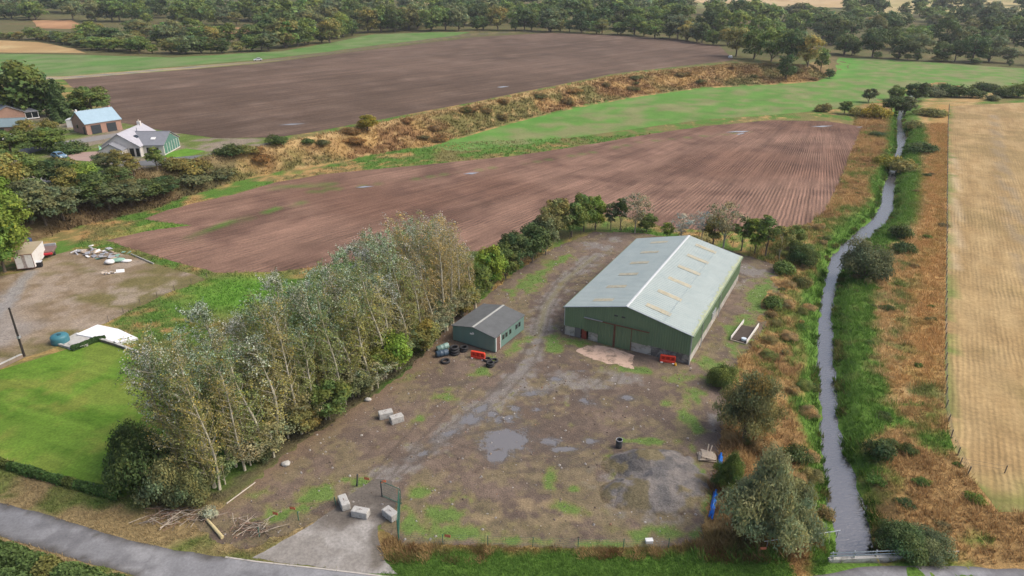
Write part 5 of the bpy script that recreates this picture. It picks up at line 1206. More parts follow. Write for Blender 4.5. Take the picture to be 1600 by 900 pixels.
PO = [poplar(300 + i, 15.5, 2.6, (4800, 4000, 5400, 4400, 3400, 4800)[i], (.14, -.02, .28, .02, -.15, .18)[i], ((-1.8, .2), (-1.4, .4), (-2.3, 0), (-1.5, -.2), (-1.2, .3), (-2.0, .1))[i]) for i in range(6)]
def along(line, t):
    L = [math.hypot(b[0] - a[0], b[1] - a[1]) for a, b in zip(line[:-1], line[1:])]; s = t * sum(L)
    for (a, b), l in zip(zip(line[:-1], line[1:]), L):
        if s <= l: return (lerp(a[0], b[0], s / l), lerp(a[1], b[1], s / l))
        s -= l
    return line[-1]
NP_ = 18
ORD = 'first second third fourth fifth sixth seventh eighth ninth tenth eleventh twelfth thirteenth fourteenth fifteenth sixteenth seventeenth last'.split()
for i in range(NP_):
    for j in range(4):
        t = (i + (.5 if j % 2 else 0)) / (NP_ - .5); A, B = along(STRIP_R, t), along(STRIP_L, t); f = (.04, .36, .68, .97)[j]
        x, y = lerp(A[0], B[0], f) + random.gauss(0, .3), lerp(A[1], B[1], f) + random.gauss(0, .3)
        far_ = t > .72
        kd = PO[random.choice([1, 3, 4, 4, 0]) if j == 0 else random.choice([0, 1, 2, 3, 5] if not far_ else [1, 3, 4, 0, 4])]
        h = random.uniform(11.4, 16.8) * (.94 if t > .9 else 1); col = random.choice([(.345, .325, .125), (.38, .335, .14), (.30, .32, .105), (.26, .30, .10)]) if not (far_ and random.random() < .6) else (.42, .345, .15)
        lab = ['poplar with pale trunk, %s from the road in the row facing the yard' % ORD[i], 'poplar inside the plantation, hidden between the outer rows', 'poplar inside the plantation, hidden between the outer rows', 'poplar with whitened leaves, %s from the road in the row facing the lawn' % ORD[i]][j]
        put(kd, 'poplar_tree', lab, 'tree', x, y, 0, h, random.uniform(2.1, 3.1), col, random.uniform(-.5, .5), 'poplars of the plantation', (random.gauss(0, .035), random.gauss(-.01, .04)), jig=.16)
p = at(335, 760)
bt = thing('broken_poplar', 'broken pale poplar stem with a snapped top at the front corner', 'tree', (p[0], p[1], 0)); MB().tube([(0, 0, 0), (-.2, 0, 2.5), (-.1, .1, 5), (-.4, .1, 6.6)], [.19, .16, .13, .08], 8).build('trunk', BARK_PALE, bt)
for a_ in (((-.2, 0, 2.6), (-1.4, .2, 4.4), (-1.8, .3, 5.6)), ((-.1, .1, 4), (.8, 0, 5.2), (1.2, 0, 6.0))): MB().tube(a_, [.1, .06, .02], 5).build('limb', BARK_PALE, bt)

# ------------------------------------------------------------------ trees and bushes one by one
def plant(lst, group=None, cat='tree'):
    for px, py, h, r, kd, col, lab in lst:
        x, y = at(px, py); z = h1(x, y); c = COLS[col]
        ks = [k for k in K if k.startswith(kd)]; nm = {'oak': 'broadleaf_tree', 'slim': 'slender_tree', 'sparse': 'sparse_tree', 'bush': 'bush', 'near': 'bush', 'willow': 'willow_tree', 'con': 'conifer_tree', 'far': 'broadleaf_tree'}[kd]
        put(K[random.choice(ks)], nm, lab, 'bush' if kd in ('bush', 'near') else 'tree', x, y, z, h, r, c, group=group)
plant([(722, 492, 5.5, 2.6, 'oak', 'OLV', 'olive leaved small tree overhanging the hut roof'), (748, 470, 6.5, 2.4, 'oak', 'MID', 'green small tree behind the hut'), (768, 452, 7.5, 2.4, 'oak', 'BRT', 'bright green tree behind the hut, nearest the track'),
       (790, 436, 7, 2.5, 'oak', 'MID', 'mid green tree, second beyond the hut in the boundary row'), (806, 424, 7.5, 2.9, 'oak', 'DK', 'dark round tree, third beyond the hut in the boundary row'), (832, 410, 8, 3.2, 'oak', 'DK', 'dark spreading tree overhanging the grassy track edge'), (853, 398, 8, 2.9, 'oak', 'GRYG', 'grey green tree right of the dark spreading tree'),
       (868, 374, 8.5, 3.2, 'oak', 'OLV', 'olive tree in the tall clump at the back of the yard'), (893, 370, 7.5, 3.0, 'oak', 'MID', 'mid green tree in the tall clump at the back of the yard'), (912, 362, 8.4, 2.7, 'oak', 'MID', 'tall green tree at the middle of the back clump'), (930, 360, 8.0, 2.3, 'oak', 'BRT', 'bright green tree at the right end of the back clump'),
       (954, 360, 6.0, 1.4, 'slim', 'GRYG', 'slim grey green tree on a bare stem behind the barn'), (969, 360, 7.6, 1.5, 'slim', 'DK', 'slim dark tree on a straight bare stem behind the barn'), (992, 364, 8.6, 3.2, 'sparse', 'GRY', 'wispy grey half bare tree behind the barn'), (1010, 362, 4.2, 1.9, 'oak', 'MID', 'low green tree beside the wispy grey tree'),
       (1042, 374, 3.4, 1.2, 'slim', 'BRT', 'small bright green sapling behind the barn ridge'), (1064, 376, 6.2, 2.4, 'sparse', 'SIL', 'silvery half bare tree, first behind the barn roof'), (1096, 376, 6.0, 2.2, 'sparse', 'SIL', 'silvery half bare tree, second behind the barn roof'),
       (1130, 388, 10.2, 3.7, 'sparse', 'GRY', 'tall grey half bare tree behind the barn corner'), (1114, 382, 5.6, 2.2, 'oak', 'OLV', 'low olive tree under the tall grey tree'), (1158, 392, 7.2, 2.0, 'slim', 'MID', 'slender green tree right of the tall grey tree'), (1179, 398, 6.8, 1.9, 'slim', 'BRT', 'slender bright green tree beyond the barn end'), (1196, 400, 8.2, 2.3, 'slim', 'MID', 'tallest slender tree right of the barn end'),
       (1217, 405, 7.0, 2.4, 'sparse', 'OLV', 'thin olive tree by the field corner'), (1237, 392, 5.5, 2.4, 'oak', 'MID', 'bushy tree at the corner of the ploughed field')])
plant([(1252, 412, 4.6, 2.9, 'near', 'DK', 'dark dense bush at the right corner of the yard'), (1226, 426, 2.6, 1.8, 'bush', 'MID', 'low green bush at the foot of the dark corner bush'), (1210, 480, 2.2, 1.6, 'bush', 'MID', 'green bush between trailer bed and stream bank'), (1130, 602, 3.6, 2.0, 'near', 'MID', 'green bush at the near right corner of the barn yard'),
       (1255, 445, 2.0, 1.6, 'bush', 'OLV', 'low olive bush on the stream bank above the yard'),
       (1350, 432, 7.2, 4.3, 'near', 'GRYG', 'large rounded grey green bush growing over the stream'), (1405, 372, 3.2, 2.2, 'bush', 'DK', 'dark gorse behind the large stream bush'), (1412, 394, 2.4, 1.8, 'bush', 'DK', 'small dark gorse right of the large stream bush'),
       (1385, 262, 4.6, 3.6, 'bush', 'YEL', 'yellowish olive gorse left part of the clump over the stream'), (1410, 268, 4.0, 3.8, 'bush', 'OLV', 'olive gorse right part of the clump over the stream'), (1437, 236, 3.2, 4.2, 'bush', 'DK', 'dark green bush on the right bank above the gorse'), (1372, 212, 1.8, 2.4, 'bush', 'DK', 'low dark bush left of the upper stream'),
       (1366, 184, 5.5, 4.6, 'bush', 'YEL', 'yellow olive gorse beside the upper stream'), (1340, 180, 3.2, 3.4, 'bush', 'OLV', 'olive bush left of the yellow gorse'), (1319, 178, 5.0, 2.4, 'oak', 'MID', 'small green tree left of the upper stream bushes'), (1288, 174, 3.4, 3.2, 'bush', 'OLV', 'olive scrub bush at the meadow edge'),
       (1412, 182, 8.5, 4.0, 'oak', 'GRYG', 'grey green tree standing over the head of the stream'), (1392, 176, 7.0, 4.0, 'oak', 'DK', 'dark tree behind the yellow gorse'), (1430, 158, 8.0, 4.4, 'oak', 'DK', 'tall dark tree at the bend of the stream'), (1400, 158, 6.5, 3.4, 'oak', 'MID', 'mid green tree at the bend of the stream'), (1357, 160, 6.0, 2.8, 'oak', 'GRYG', 'leaning grey green tree at the meadow edge'),
       (1455, 150, 5.0, 5.0, 'bush', 'GRYG', 'grey green bush right of the stream bend'), (1475, 146, 5.4, 4.2, 'bush', 'DK', 'dark bush, first of the row beyond the stubble'), (1495, 152, 5.8, 5.2, 'bush', 'DK', 'dark bush, second of the row beyond the stubble'), (1518, 152, 4.8, 4.2, 'bush', 'DK', 'dark bush, third of the row beyond the stubble'), (1541, 142, 4.8, 5.2, 'bush', 'DK', 'dark round bush standing in the meadow edge'),
       (1590, 152, 7.0, 6.0, 'bush', 'MID', 'large bush at the right edge beyond the stubble'), (1565, 152, 4.2, 4.4, 'bush', 'DK', 'dark bush left of the large edge bush'), (1455, 180, 3.2, 5.0, 'bush', 'OLV', 'broad pale olive bush at the top of the stream path'), (1550, 157, 2.6, 3.0, 'bush', 'GRYG', 'small bush on the stubble headland'), (1428, 200, 3.2, 2.6, 'bush', 'OLV', 'olive bush on the right bank below the tall trees'),
       (1243, 716, 1.8, 1.4, 'bush', 'DK', 'small dark gorse on the left stream bank'), (1374, 712, 2.4, 1.5, 'bush', 'DK', 'dark gorse on the right stream bank'), (1417, 706, 1.2, .9, 'bush', 'DK', 'tiny dark gorse right of the bank gorse'), (1410, 858, 2.8, 2.4, 'near', 'DK', 'dark spreading bush beside the bridge, the near half'), (1452, 858, 2.0, 2.2, 'near', 'GRYG', 'low grey green bush right of the bridge bush'), (1393, 850, 2.4, 1.5, 'near', 'DK', 'dark bush hanging over the stream by the bridge')])
plant([(1163, 684, 11.5, 3.6, 'willow', 'WIO', 'olive brown willow beside the yard, the upper one'), (1188, 838, 12.6, 3.9, 'willow', 'WIL', 'large pale green willow beside the blue pipes'), (1140, 764, 6.0, 1.5, 'willow', 'MID', 'small green willow overhanging the blue pipes'), (1225, 800, 5.0, 2.8, 'willow', 'OLV', 'low willow shoots between big willow and stream')])
# bank end and gardens on the left
plant([(8, 425, 11, 4.2, 'oak', 'BRT', 'bright green tree at the left edge above the container yard'), (-14, 440, 9.5, 4, 'oak', 'BRT', 'bright tree partly out of frame at the left edge'), (22, 372, 10, 4.2, 'oak', 'BRT', 'green tree behind the white box trailer'), (50, 350, 10, 5, 'oak', 'GRYG', 'grey green tree on the bank above the box trailer'), (72, 352, 8, 4.2, 'oak', 'GRYG', 'rounded grey green tree right of the bank tree'),
       (10, 318, 11, 5, 'oak', 'OLV', 'olive tree high on the bank at the left edge'), (38, 300, 9, 4.4, 'oak', 'MID', 'mid green tree on the bank below the lane'), (-12, 352, 11, 4.6, 'oak', 'BRT', 'green tree at the left edge on the bank'), (100, 345, 8, 4.4, 'oak', 'GRYG', 'grey bushy tree at the middle of the bank scrub'), (112, 312, 8, 3.4, 'oak', 'OLV', 'yellowish tree in the bank scrub'),
       (145, 322, 8, 4.4, 'oak', 'DK', 'dark tree in the bank scrub below the house'), (130, 300, 7, 3.8, 'oak', 'BRT', 'green tree under the gravel drive'), (95, 292, 6.5, 4, 'oak', 'DK', 'dark tree beside the lane foot'), (172, 328, 6.5, 4, 'oak', 'GRYG', 'grey green bushy tree toward the right of the bank scrub'), (190, 305, 6.5, 3.6, 'oak', 'DK', 'dark bushy tree below the tarmac drive'),
       (205, 322, 6, 3.8, 'oak', 'GRYG', 'grey bushy tree, third from the right end of the bank scrub'), (228, 315, 5.4, 3.8, 'oak', 'DK', 'dark bushy tree, second from the right end of the bank scrub'), (256, 306, 4.6, 3.6, 'oak', 'DK', 'dark bushy tree at the right end of the bank scrub'), (185, 272, 5.6, 1.8, 'slim', 'OLV', 'slim olive tree before the porch of the white house'), (210, 275, 4.6, 2.0, 'slim', 'OLV', 'small olive tree before the wing of the white house'), (246, 266, 5.6, 2.2, 'slim', 'MID', 'small tree at the corner of the tarmac drive'),
       (164, 268, 4.4, 2.4, 'oak', 'GRYG', 'low tree before the gravel drive'), (78, 236, 6.4, 4.6, 'oak', 'MID', 'rounded garden tree between the blue car and the garage'), (62, 232, 5.0, 3.2, 'oak', 'GRYG', 'grey garden tree left of the rounded tree'), (105, 238, 3.6, 4.2, 'bush', 'DK', 'dark garden bush behind the blue car'), (40, 212, 5, 3.0, 'oak', 'OLV', 'olive garden tree by the outbuilding'), (75, 200, 3, 2.4, 'bush', 'OLV', 'brown green bush in front of the conifer'), (20, 245, 7, 5, 'oak', 'MID', 'garden tree at the left edge below the white cars'),
       (95, 264, 3, 3.5, 'bush', 'OLV', 'orange tinged garden bush below the blue car'), (50, 182, 17, 9.5, 'far', 'MID', 'huge spreading tree behind the bungalow'), (18, 178, 15, 8.5, 'far', 'DK', 'large dark tree at the left edge behind the bungalow'), (75, 182, 14, 6.5, 'far', 'DK', 'dark tree between the huge tree and the conifer'), (98, 190, 12.5, 4.4, 'con', 'DK', 'dark conifer left of the garage'), (146, 180, 9.5, 6.0, 'oak', 'MID', 'round green tree behind the garage roof'), (126, 178, 5, 3.6, 'oak', 'DK', 'small dark tree behind the garage'),
       (362, 243, 3.4, 3.6, 'bush', 'DK', 'dark bush at the left end of the brown bank'), (385, 238, 2.4, 2.6, 'bush', 'OLV', 'olive bush beside the dark bank end bush'), (430, 225, 3.0, 2.8, 'bush', 'DK', 'dark bush on the bank rim'), (480, 224, 1.8, 1.6, 'bush', 'DK', 'small dark bush right of the rim bush'), (574, 205, 5.4, 3.4, 'oak', 'YEL', 'yellow green shrub tree on the bank rim'), (195, 250, 2.2, 2.0, 'bush', 'OLV', 'low shrub by the porch'), (275, 262, 3, 4, 'bush', 'OLV', 'olive bramble at the end of the tarmac drive'), (310, 268, 3.2, 4.4, 'bush', 'OLV', 'bramble mound on the bank right of the drive'), (345, 278, 2.6, 4.0, 'bush', 'GRYG', 'grey bramble mound lower on the bank'), (300, 285, 3, 4, 'bush', 'GRYG', 'grey bramble mound above the scrub end')])
# underwood along the plantation
plant([(618, 580, 6.6, 2.5, 'oak', 'BRT', 'bright green tree at the plantation edge facing the yard'), (600, 592, 4.5, 2.0, 'oak', 'MID', 'green shrub tree left of the bright edge tree'), (515, 655, 5.2, 2.4, 'oak', 'MID', 'green shrub tree midway along the plantation edge'), (478, 676, 4.0, 1.9, 'oak', 'OLV', 'olive shrub tree along the plantation edge'), (560, 620, 3.6, 2.0, 'oak', 'GRYG', 'grey shrub at the plantation edge by the small boulder'),
       (232, 766, 7.6, 3.6, 'near', 'DK', 'dark evergreen bush at the lawn corner of the plantation'), (262, 778, 5.8, 2.8, 'near', 'GRYG', 'grey green bush at the front corner of the plantation'), (300, 784, 4.6, 2.2, 'near', 'GRYG', 'pale leaved bush under the front poplars'), (215, 720, 6.0, 2.6, 'near', 'DK', 'dark bush on the lawn side of the plantation'), (410, 712, 3.4, 1.7, 'near', 'GRYG', 'low grey bush under the yard side poplars'), (665, 548, 4.6, 2.2, 'oak', 'OLV', 'olive shrub tree near the drums'), (690, 515, 5.0, 2.0, 'oak', 'GRYG', 'grey shrub tree left of the hut')])
for i in range(18):                       # pale suckers at the feet of the poplars
    t = (i + .5) / 18; x, y = along(STRIP_R, t); x += random.uniform(-.8, .6); y += random.uniform(-.6, .6)
    put(K['sparse%d' % (i % 2)], 'poplar_sucker', 'pale leafy sucker growth at the foot of the poplars facing the yard', 'shrub', x, y, 0, random.uniform(3.2, 5.6), random.uniform(1.5, 2.2), random.choice([(.34, .34, .2), (.28, .29, .15), (.22, .26, .11)]), group='suckers along the plantation edge')
p = at(327, 806); put(K['bush0'], 'bush', 'small white flowering bush by the brushwood', 'bush', p[0], p[1], 0, 1.3, .75, (.42, .47, .36))
# scattered shrubs on the brown bank
rb = random.Random(5); n_ = 0
for k in range(46):
    t = rb.random(); i = rb.uniform(5.2, 13.4); a = int(i); A = T_LINE[a]; B = T_LINE[a + 1]; Tt = (lerp(A[0], B[0], i - a), lerp(A[1], B[1], i - a))
    Bq = min(B_LINE, key=lambda q: (q[0] - Tt[0]) ** 2 + (q[1] - Tt[1]) ** 2); jb = B_LINE.index(Bq); f = rb.uniform(.15, .95)
    x, y = lerp(Tt[0], Bq[0], f), lerp(Tt[1], Bq[1], f)
    put(K['bush%d' % rb.randrange(3)], 'bush', 'low bramble or bracken mound on the face of the brown bank', 'bush', x, y, h1(x, y), rb.uniform(1.4, 2.6), rb.uniform(1.4, 3.0), rb.choice([(.25, .15, .06), (.30, .19, .08), (.20, .16, .06), (.13, .14, .05), (.32, .22, .09)]), group='mounds on the brown bank')
# brambles and tall herbs in a tangled strip between yard and stream
for k in range(55):
    i = rb.uniform(2, 14); a = int(i); u_ = rb.uniform(1.5, 9.5); x = lerp(RL[a][0], RL[a + 1][0], i - a) - u_; y = lerp(RL[a][1], RL[a + 1][1], i - a)
    if inpoly(np.array([x]), np.array([y]), YARD)[0]: continue
    s = rb.uniform(.5, 1.4); put(K['near%d' % rb.randrange(2)], 'bramble', 'tangled bramble or tall weed mound between yard and stream', 'bush', x, y, h1(x, y), s * rb.uniform(.7, 1.5), s, rb.choice([(.28, .25, .10), (.36, .27, .12), (.22, .24, .08), (.42, .31, .15), (.19, .24, .07)]), group='brambles between yard and stream')
# low gorse and tall weeds along the stream banks
for k in range(60):
    i = rb.uniform(2, 19); a = int(i); e = rb.random() < .6; L = RR if e else RL; x = lerp(L[a][0], L[a + 1][0], i - a) + (rb.uniform(.4, 15) if e else -rb.uniform(.4, 8)); y = lerp(L[a][1], L[a + 1][1], i - a)
    if inpoly(np.array([x]), np.array([y]), STUB_POLY)[0]: continue
    c = rb.choice([(.09, .13, .04), (.11, .19, .04), (.13, .21, .04), (.22, .18, .08)]); s = rb.uniform(.4, 1.1)
    put(K['bush%d' % rb.randrange(3)], 'bush', 'low clump of weeds on the %s bank of the stream' % ('field side' if e else 'yard side'), 'bush', x, y, h1(x, y), s * .8, s, c, group='weed clumps along the stream')

# ------------------------------------------------------------------ woods beyond the fields
TREES = []
def row(pxs, spacing, h, r, cols, jy=1.5, big=True, lab='', grp='', skip=0.0):
    pts = PL(pxs); L = sum(math.hypot(b[0] - a[0], b[1] - a[1]) for a, b in zip(pts[:-1], pts[1:])); n = max(1, int(L / (spacing * .86)))
    for i in range(n + 1):
        if random.random() < skip: continue
        x, y = along(pts, i / max(n, 1)); x += random.gauss(0, spacing * .22); y += random.gauss(0, jy * 2)
        s = random.uniform(.62, 1.28); TREES.append((x, y, h * 1.08 * s, r * 1.25 * s * random.uniform(.85, 1.15), COLS[random.choice(cols)], lab, grp, big))
D_ = ['DK', 'DK', 'MID', 'GRYG']; M_ = ['MID', 'DK', 'MID', 'GRYG', 'OLV']
lW, lL, lS = 'broadleaf tree in the dense wood beyond the upper field', 'broadleaf tree in the wood along the far left', 'bushy tree of the scrub belt behind the pasture'
# clump on the mound
for px, py, h, r, c, lb in [(1150, 88, 16, 7.5, 'OLV', 'large olive tree at the left of the clump on the mound'), (1178, 92, 17, 7, 'MID', 'tall green tree second from left on the mound'), (1205, 96, 18, 7.5, 'MID', 'tallest tree in the middle of the mound clump'), (1232, 100, 17, 7, 'DK', 'dark tall tree right of the middle of the mound clump'), (1228, 124, 13, 5, 'DK', 'dark ivy covered tree at the foot of the mound'), (1262, 104, 16, 6.5, 'OLV', 'olive tree at the right of the mound clump'), (1282, 112, 12, 4, 'MID', 'leaning thin tree at the right end of the mound'), (1296, 122, 5, 2.8, 'DK', 'small dark tree at the right foot of the mound'), (1218, 82, 16, 7, 'MID', 'tree at the back of the mound clump'), (1245, 88, 15, 6.5, 'GRYG', 'grey green tree at the back right of the mound clump')]:
    x, y = at(px, py); TREES.append((x, y, h, r, COLS[c], lb, None, True))
row([(858, 49), (960, 54), (1050, 60), (1125, 72)], 10, 13, 6.4, M_, 2, True, lW, 'wood beyond the upper field')
row([(860, 42), (960, 45), (1060, 50), (1150, 62), (1200, 70)], 12, 16, 7, M_, 4, True, lW, 'wood beyond the upper field')
row([(800, 30), (900, 32), (1000, 34), (1100, 38), (1200, 46)], 15, 16, 8, D_, 6, False)
row([(760, 20), (900, 20), (1040, 22), (1180, 28), (1260, 34)], 17, 16, 8.5, D_, 8, False)
row([(700, 10), (800, 9), (900, 9), (1040, 12)], 19, 15, 9, D_, 10, False); row([(440, 2), (600, 1), (800, 1), (1040, 4)], 22, 13, 9, M_, 12, False, skip=.15)
row([(432, 76), (470, 72), (515, 66)], 9, 14, 6, M_, 2, True, 'tree with bare stem at the bend of the pasture strip', 'trees round the pasture strip'); row([(520, 62), (560, 52), (640, 48), (720, 47), (800, 47), (860, 48)], 12, 15, 7, M_, 2, True, 'tree lining the far end of the pasture strip', 'trees round the pasture strip')
row([(440, 62), (520, 50), (600, 42), (720, 38), (850, 38)], 13, 17, 8, D_, 4, True, lW, 'wood beyond the upper field'); row([(420, 46), (520, 36), (640, 29), (760, 27)], 15, 17, 8, D_, 6, False); row([(380, 34), (520, 24), (640, 18), (760, 17)], 17, 17, 9, D_, 8, False); row([(430, 20), (520, 13), (600, 8)], 18, 16, 9, D_, 8, False)
row([(-40, 58), (30, 62), (90, 64), (150, 80)], 9, 7, 5, M_, 2, True, lS, 'scrub belt behind the pasture'); row([(150, 78), (220, 82), (280, 84), (350, 82), (430, 78)], 8, 8, 5.2, M_, 2, True, lS, 'scrub belt behind the pasture'); row([(130, 66), (200, 68), (280, 70), (350, 70), (420, 66)], 10, 10, 6, M_, 3, True, lS, 'scrub belt behind the pasture'); row([(140, 56), (200, 56), (260, 60), (330, 62)], 12, 10, 6.5, M_, 3, True, lS, 'scrub belt behind the pasture')
row([(-60, 30), (20, 30), (60, 31)], 12, 12, 6.5, D_, 4, True, lL, 'wood along the far left'); row([(125, 31), (200, 34), (260, 36), (330, 38), (400, 40), (430, 40)], 13, 15, 7, M_, 3, True, lL, 'wood along the far left'); row([(-60, 20), (80, 20), (200, 22), (320, 26), (430, 30)], 15, 15, 8, D_, 6, False); row([(-80, 10), (100, 9), (250, 12), (430, 16)], 18, 15, 9, D_, 8, False); row([(-80, 2), (100, 1), (250, 2), (430, 5)], 22, 15, 10, M_, 10, False)
lR = 'tree in the dark wood above the meadow on the right'
row([(1300, 84), (1340, 88), (1400, 92), (1480, 95), (1560, 98), (1650, 103)], 11, 13, 6, ['DK', 'DK', 'GRYG', 'DK'], 3, True, lR, 'dark wood on the right'); row([(1290, 70), (1360, 74), (1440, 78), (1540, 82), (1650, 86)], 12, 16, 7, D_, 4, True, lR, 'dark wood on the right')
row([(1230, 56), (1300, 58), (1400, 62), (1520, 66), (1650, 70)], 14, 16, 8, D_, 6, True, lR, 'dark wood on the right'); row([(1200, 44), (1320, 46), (1450, 48), (1650, 52)], 16, 16, 8, M_, 8, False); row([(1180, 32), (1300, 34), (1450, 36), (1650, 38)], 19, 13, 8.5, D_, 8, False)
row([(1320, 24), (1400, 25), (1500, 26), (1640, 26)], 17, 19, 8, D_, 6, True, 'tall tree of the row on the far right skyline', 'skyline row on the far right', skip=.22); row([(1340, 14), (1500, 12), (1640, 12)], 24, 16, 9, D_, 8, False, skip=.3)
for px, py, h, r, c, lb in [(1335, 86, 7, 3.6, 'DK', 'rounded dark small tree at the meadow edge left of the wood'), (1370, 90, 4, 3.4, 'BRT', 'light green bush at the wood edge'), (1400, 92, 3.4, 3, 'MID', 'green bush at the wood edge, right of the light one'), (1418, 94, 3.8, 2.6, 'MID', 'small tree at the wood edge above the meadow'), (1432, 95, 4.4, 3.2, 'DK', 'dark bush at the wood edge above the meadow'), (1470, 96, 3.8, 6, 'OLV', 'broad yellowish willow bush at the wood edge'), (1522, 100, 3.6, 4, 'DK', 'dark round bush in the meadow near the right edge'), (1578, 104, 4, 1.8, 'DK', 'thin dark sapling in the meadow near the right edge')]:
    x, y = at(px, py); TREES.append((x, y, h, r, COLS[c], lb, None, True))
BIG = [t for t in TREES if t[7]]; MASS = [t for t in TREES if not t[7]]
for x, y, h, r, c, lb, gp, _ in BIG:
    put(K['far%d' % random.randrange(5)], 'broadleaf_tree', lb, 'tree', x, y, h1(x, y), h, r, tuple(q * 1.15 for q in c), group=gp, jig=.18)
VV, FF, TT = [], [], []; off = 0
for x, y, h, r, c, *_ in MASS:
    kd = K['far%d' % random.randrange(5)]; V, F, T = kd['np']; a = random.uniform(0, 6.28); ca, sa = math.cos(a), math.sin(a)
    keep = np.random.default_rng(int(abs(x * 7 + y))).random(len(F)) < .42; V = V.reshape(-1, 4, 3)[keep].reshape(-1, 3); T = T.reshape(-1, 4, 3)[keep].reshape(-1, 3)
    cen = V.reshape(-1, 4, 3).mean(1, keepdims=True); V = ((V.reshape(-1, 4, 3) - cen) * 1.45 + cen).reshape(-1, 3)
    s = r / kd['r']; W_ = np.stack([(V[:, 0] * ca - V[:, 1] * sa) * s + x, (V[:, 0] * sa + V[:, 1] * ca) * s + y, V[:, 2] * h / kd['h'] + h1(x, y)], 1)
    VV.append(W_); TT.append(T * np.array(c) * 1.15 * random.uniform(.82, 1.18)); FF.append(np.arange(len(W_)).reshape(-1, 4) + off); off += len(W_)
wm = mesh_np('woodland', np.concatenate(VV), np.concatenate(FF), np.concatenate(TT), attr_name='tint')
tag(link('woodland', wm, LEAF), 'mass of woodland crowns filling the far background', 'woodland', kind='stuff')
print('TREES', len(BIG), len(MASS), off // 2)
p = at(1366, 88); x, y = p; dt = thing('dead_tree', 'bare pale dead tree fallen against the dark wood', 'tree', (x, y, 0)); r_ = random.Random(3)
MB().tube([(0, 0, 0), (1, 0, 4), (2.6, 0, 8)], [.35, .25, .1], 7).build('trunk', BARK_PALE, dt)
for k in range(14):
    t = r_.uniform(.2, .95); b0 = (2.6 * t ** 1.5, 0, 8 * t); MB().tube([b0, (b0[0] + r_.gauss(0, 2.4), r_.gauss(0, 1.2), b0[2] + r_.gauss(0, 1.6))], [.14, .03], 5).build('branch', BARK_PALE, dt)

# ------------------------------------------------------------------ hedges
def hedge(label, pts, wd, h, n, leaf, col, seed):
    g = np.random.default_rng(seed); x0, y0 = pts[0]; P = []; ts = g.random(n); A = np.array([along(pts, float(t)) for t in ts]); a = g.uniform(-.25, math.pi + .25, n); rad = np.sqrt(g.uniform(.45, 1, n)) * (1 + .35 * (fbm(A[:, 0], A[:, 1], 1.4, seed) - .5) * 2)
    d = np.array(pts[-1]) - np.array(pts[0]); d = d / np.linalg.norm(d); nrm = np.array((-d[1], d[0]))
    lat = np.cos(a) * rad * wd / 2; zz = np.clip(np.sin(a) * rad * h * .75 + h * .25, .03, None)
    P = np.stack([A[:, 0] + nrm[0] * lat - x0, A[:, 1] + nrm[1] * lat - y0, zz], 1); N = np.stack([nrm[0] * np.cos(a), nrm[1] * np.cos(a), np.sin(a)], 1) + unit(n, g) * .7
    V, F = leaf_quads(P, N, leaf * g.uniform(.6, 1.4, n), g); T = g.uniform(.65, 1.35, (n, 1)) * (.7 + .6 * fbm(A[:, 0], A[:, 1], 1.2, seed + 1, 2))[:, None] * np.ones((1, 3)); T[:, 0] *= 1 + .5 * (fbm(A[:, 0], A[:, 1], 2.4, seed + 2, 2) > .62)
    o = link('hedge', mesh_np('hedge', V, F, np.repeat(T, 4, 0), attr_name='tint'), LEAF, None, (x0, y0, 0)); o.color = (*col, 1); return tag(o, label, 'hedge')
hedge('low clipped green hedge along the road side of the lawn', PL([(-150, 690), (0, 727), (70, 748), (130, 764), (188, 780)]), .9, .95, 11000, .15, (.085, .16, .04), 401)
hedge('thick green hedge in the near left corner below the road', [(x, y - 1.4) for x, y in PL([(-150, 812), (0, 852), (60, 870), (110, 886), (200, 912)])], 2.4, 1.9, 20000, .17, (.115, .175, .052), 402)
hedge('dense green hedge behind the near left corner hedge', [(x, y - 3.4) for x, y in PL([(-150, 812), (0, 852), (60, 870), (110, 886), (200, 912)])], 2.6, 1.7, 16000, .18, (.105, .165, .05), 403)
hedge('small dark green hedge between teal tank and lawn', PL([(112, 548), (132, 541), (148, 534), (165, 531)]), .8, .7, 2500, .16, (.05, .10, .03), 404)

# ------------------------------------------------------------------ grasses
def tufts(name, label, x, y, h, spread, colfn, seed, blades=5, wid=.05, cat='grass', zoff=0.0):
    g = np.random.default_rng(seed); n = len(x); z = hgt(x, y) + zoff; hh = h * g.uniform(.55, 1.35, n)
    B = np.repeat(np.stack([x, y, z], 1), blades, 0); m = n * blades; hb = np.repeat(hh, blades) * g.uniform(.6, 1.1, m); a = g.uniform(0, 6.28, m); o = spread * np.sqrt(g.random(m)); oa = g.uniform(0, 6.28, m)
    root = B + np.stack([np.cos(oa) * o, np.sin(oa) * o, np.full(m, -.03)], 1); out = np.stack([np.cos(oa), np.sin(oa), np.zeros(m)], 1) * (hb * g.uniform(.1, .8, m))[:, None]; out[:, 0] -= hb * .25
    tip = root + out; tip[:, 2] += hb; s = np.stack([-np.sin(a), np.cos(a), np.zeros(m)], 1) * (wid * g.uniform(.6, 1.4, m))[:, None]
    V = np.stack([root - s, root + s, tip], 1).reshape(-1, 3); F = np.arange(m * 3).reshape(m, 3)
    C = np.repeat(colfn(x, y), blades, 0) * g.uniform(.72, 1.3, (m, 1)); me = mesh_np(name, V, F, np.repeat(C, 3, 0), attr_name='tint')
    return tag(link(name, me, LEAF), label, cat, kind='stuff')
def scatter(poly, n, seed, test=None):
    g = np.random.default_rng(seed); xs = [p[0] for p in poly]; ys = [p[1] for p in poly]; x = g.uniform(min(xs), max(xs), n); y = g.uniform(min(ys), max(ys), n); k = inpoly(x, y, poly)
    if test is not None: k &= test(x, y)
    return x[k], y[k]
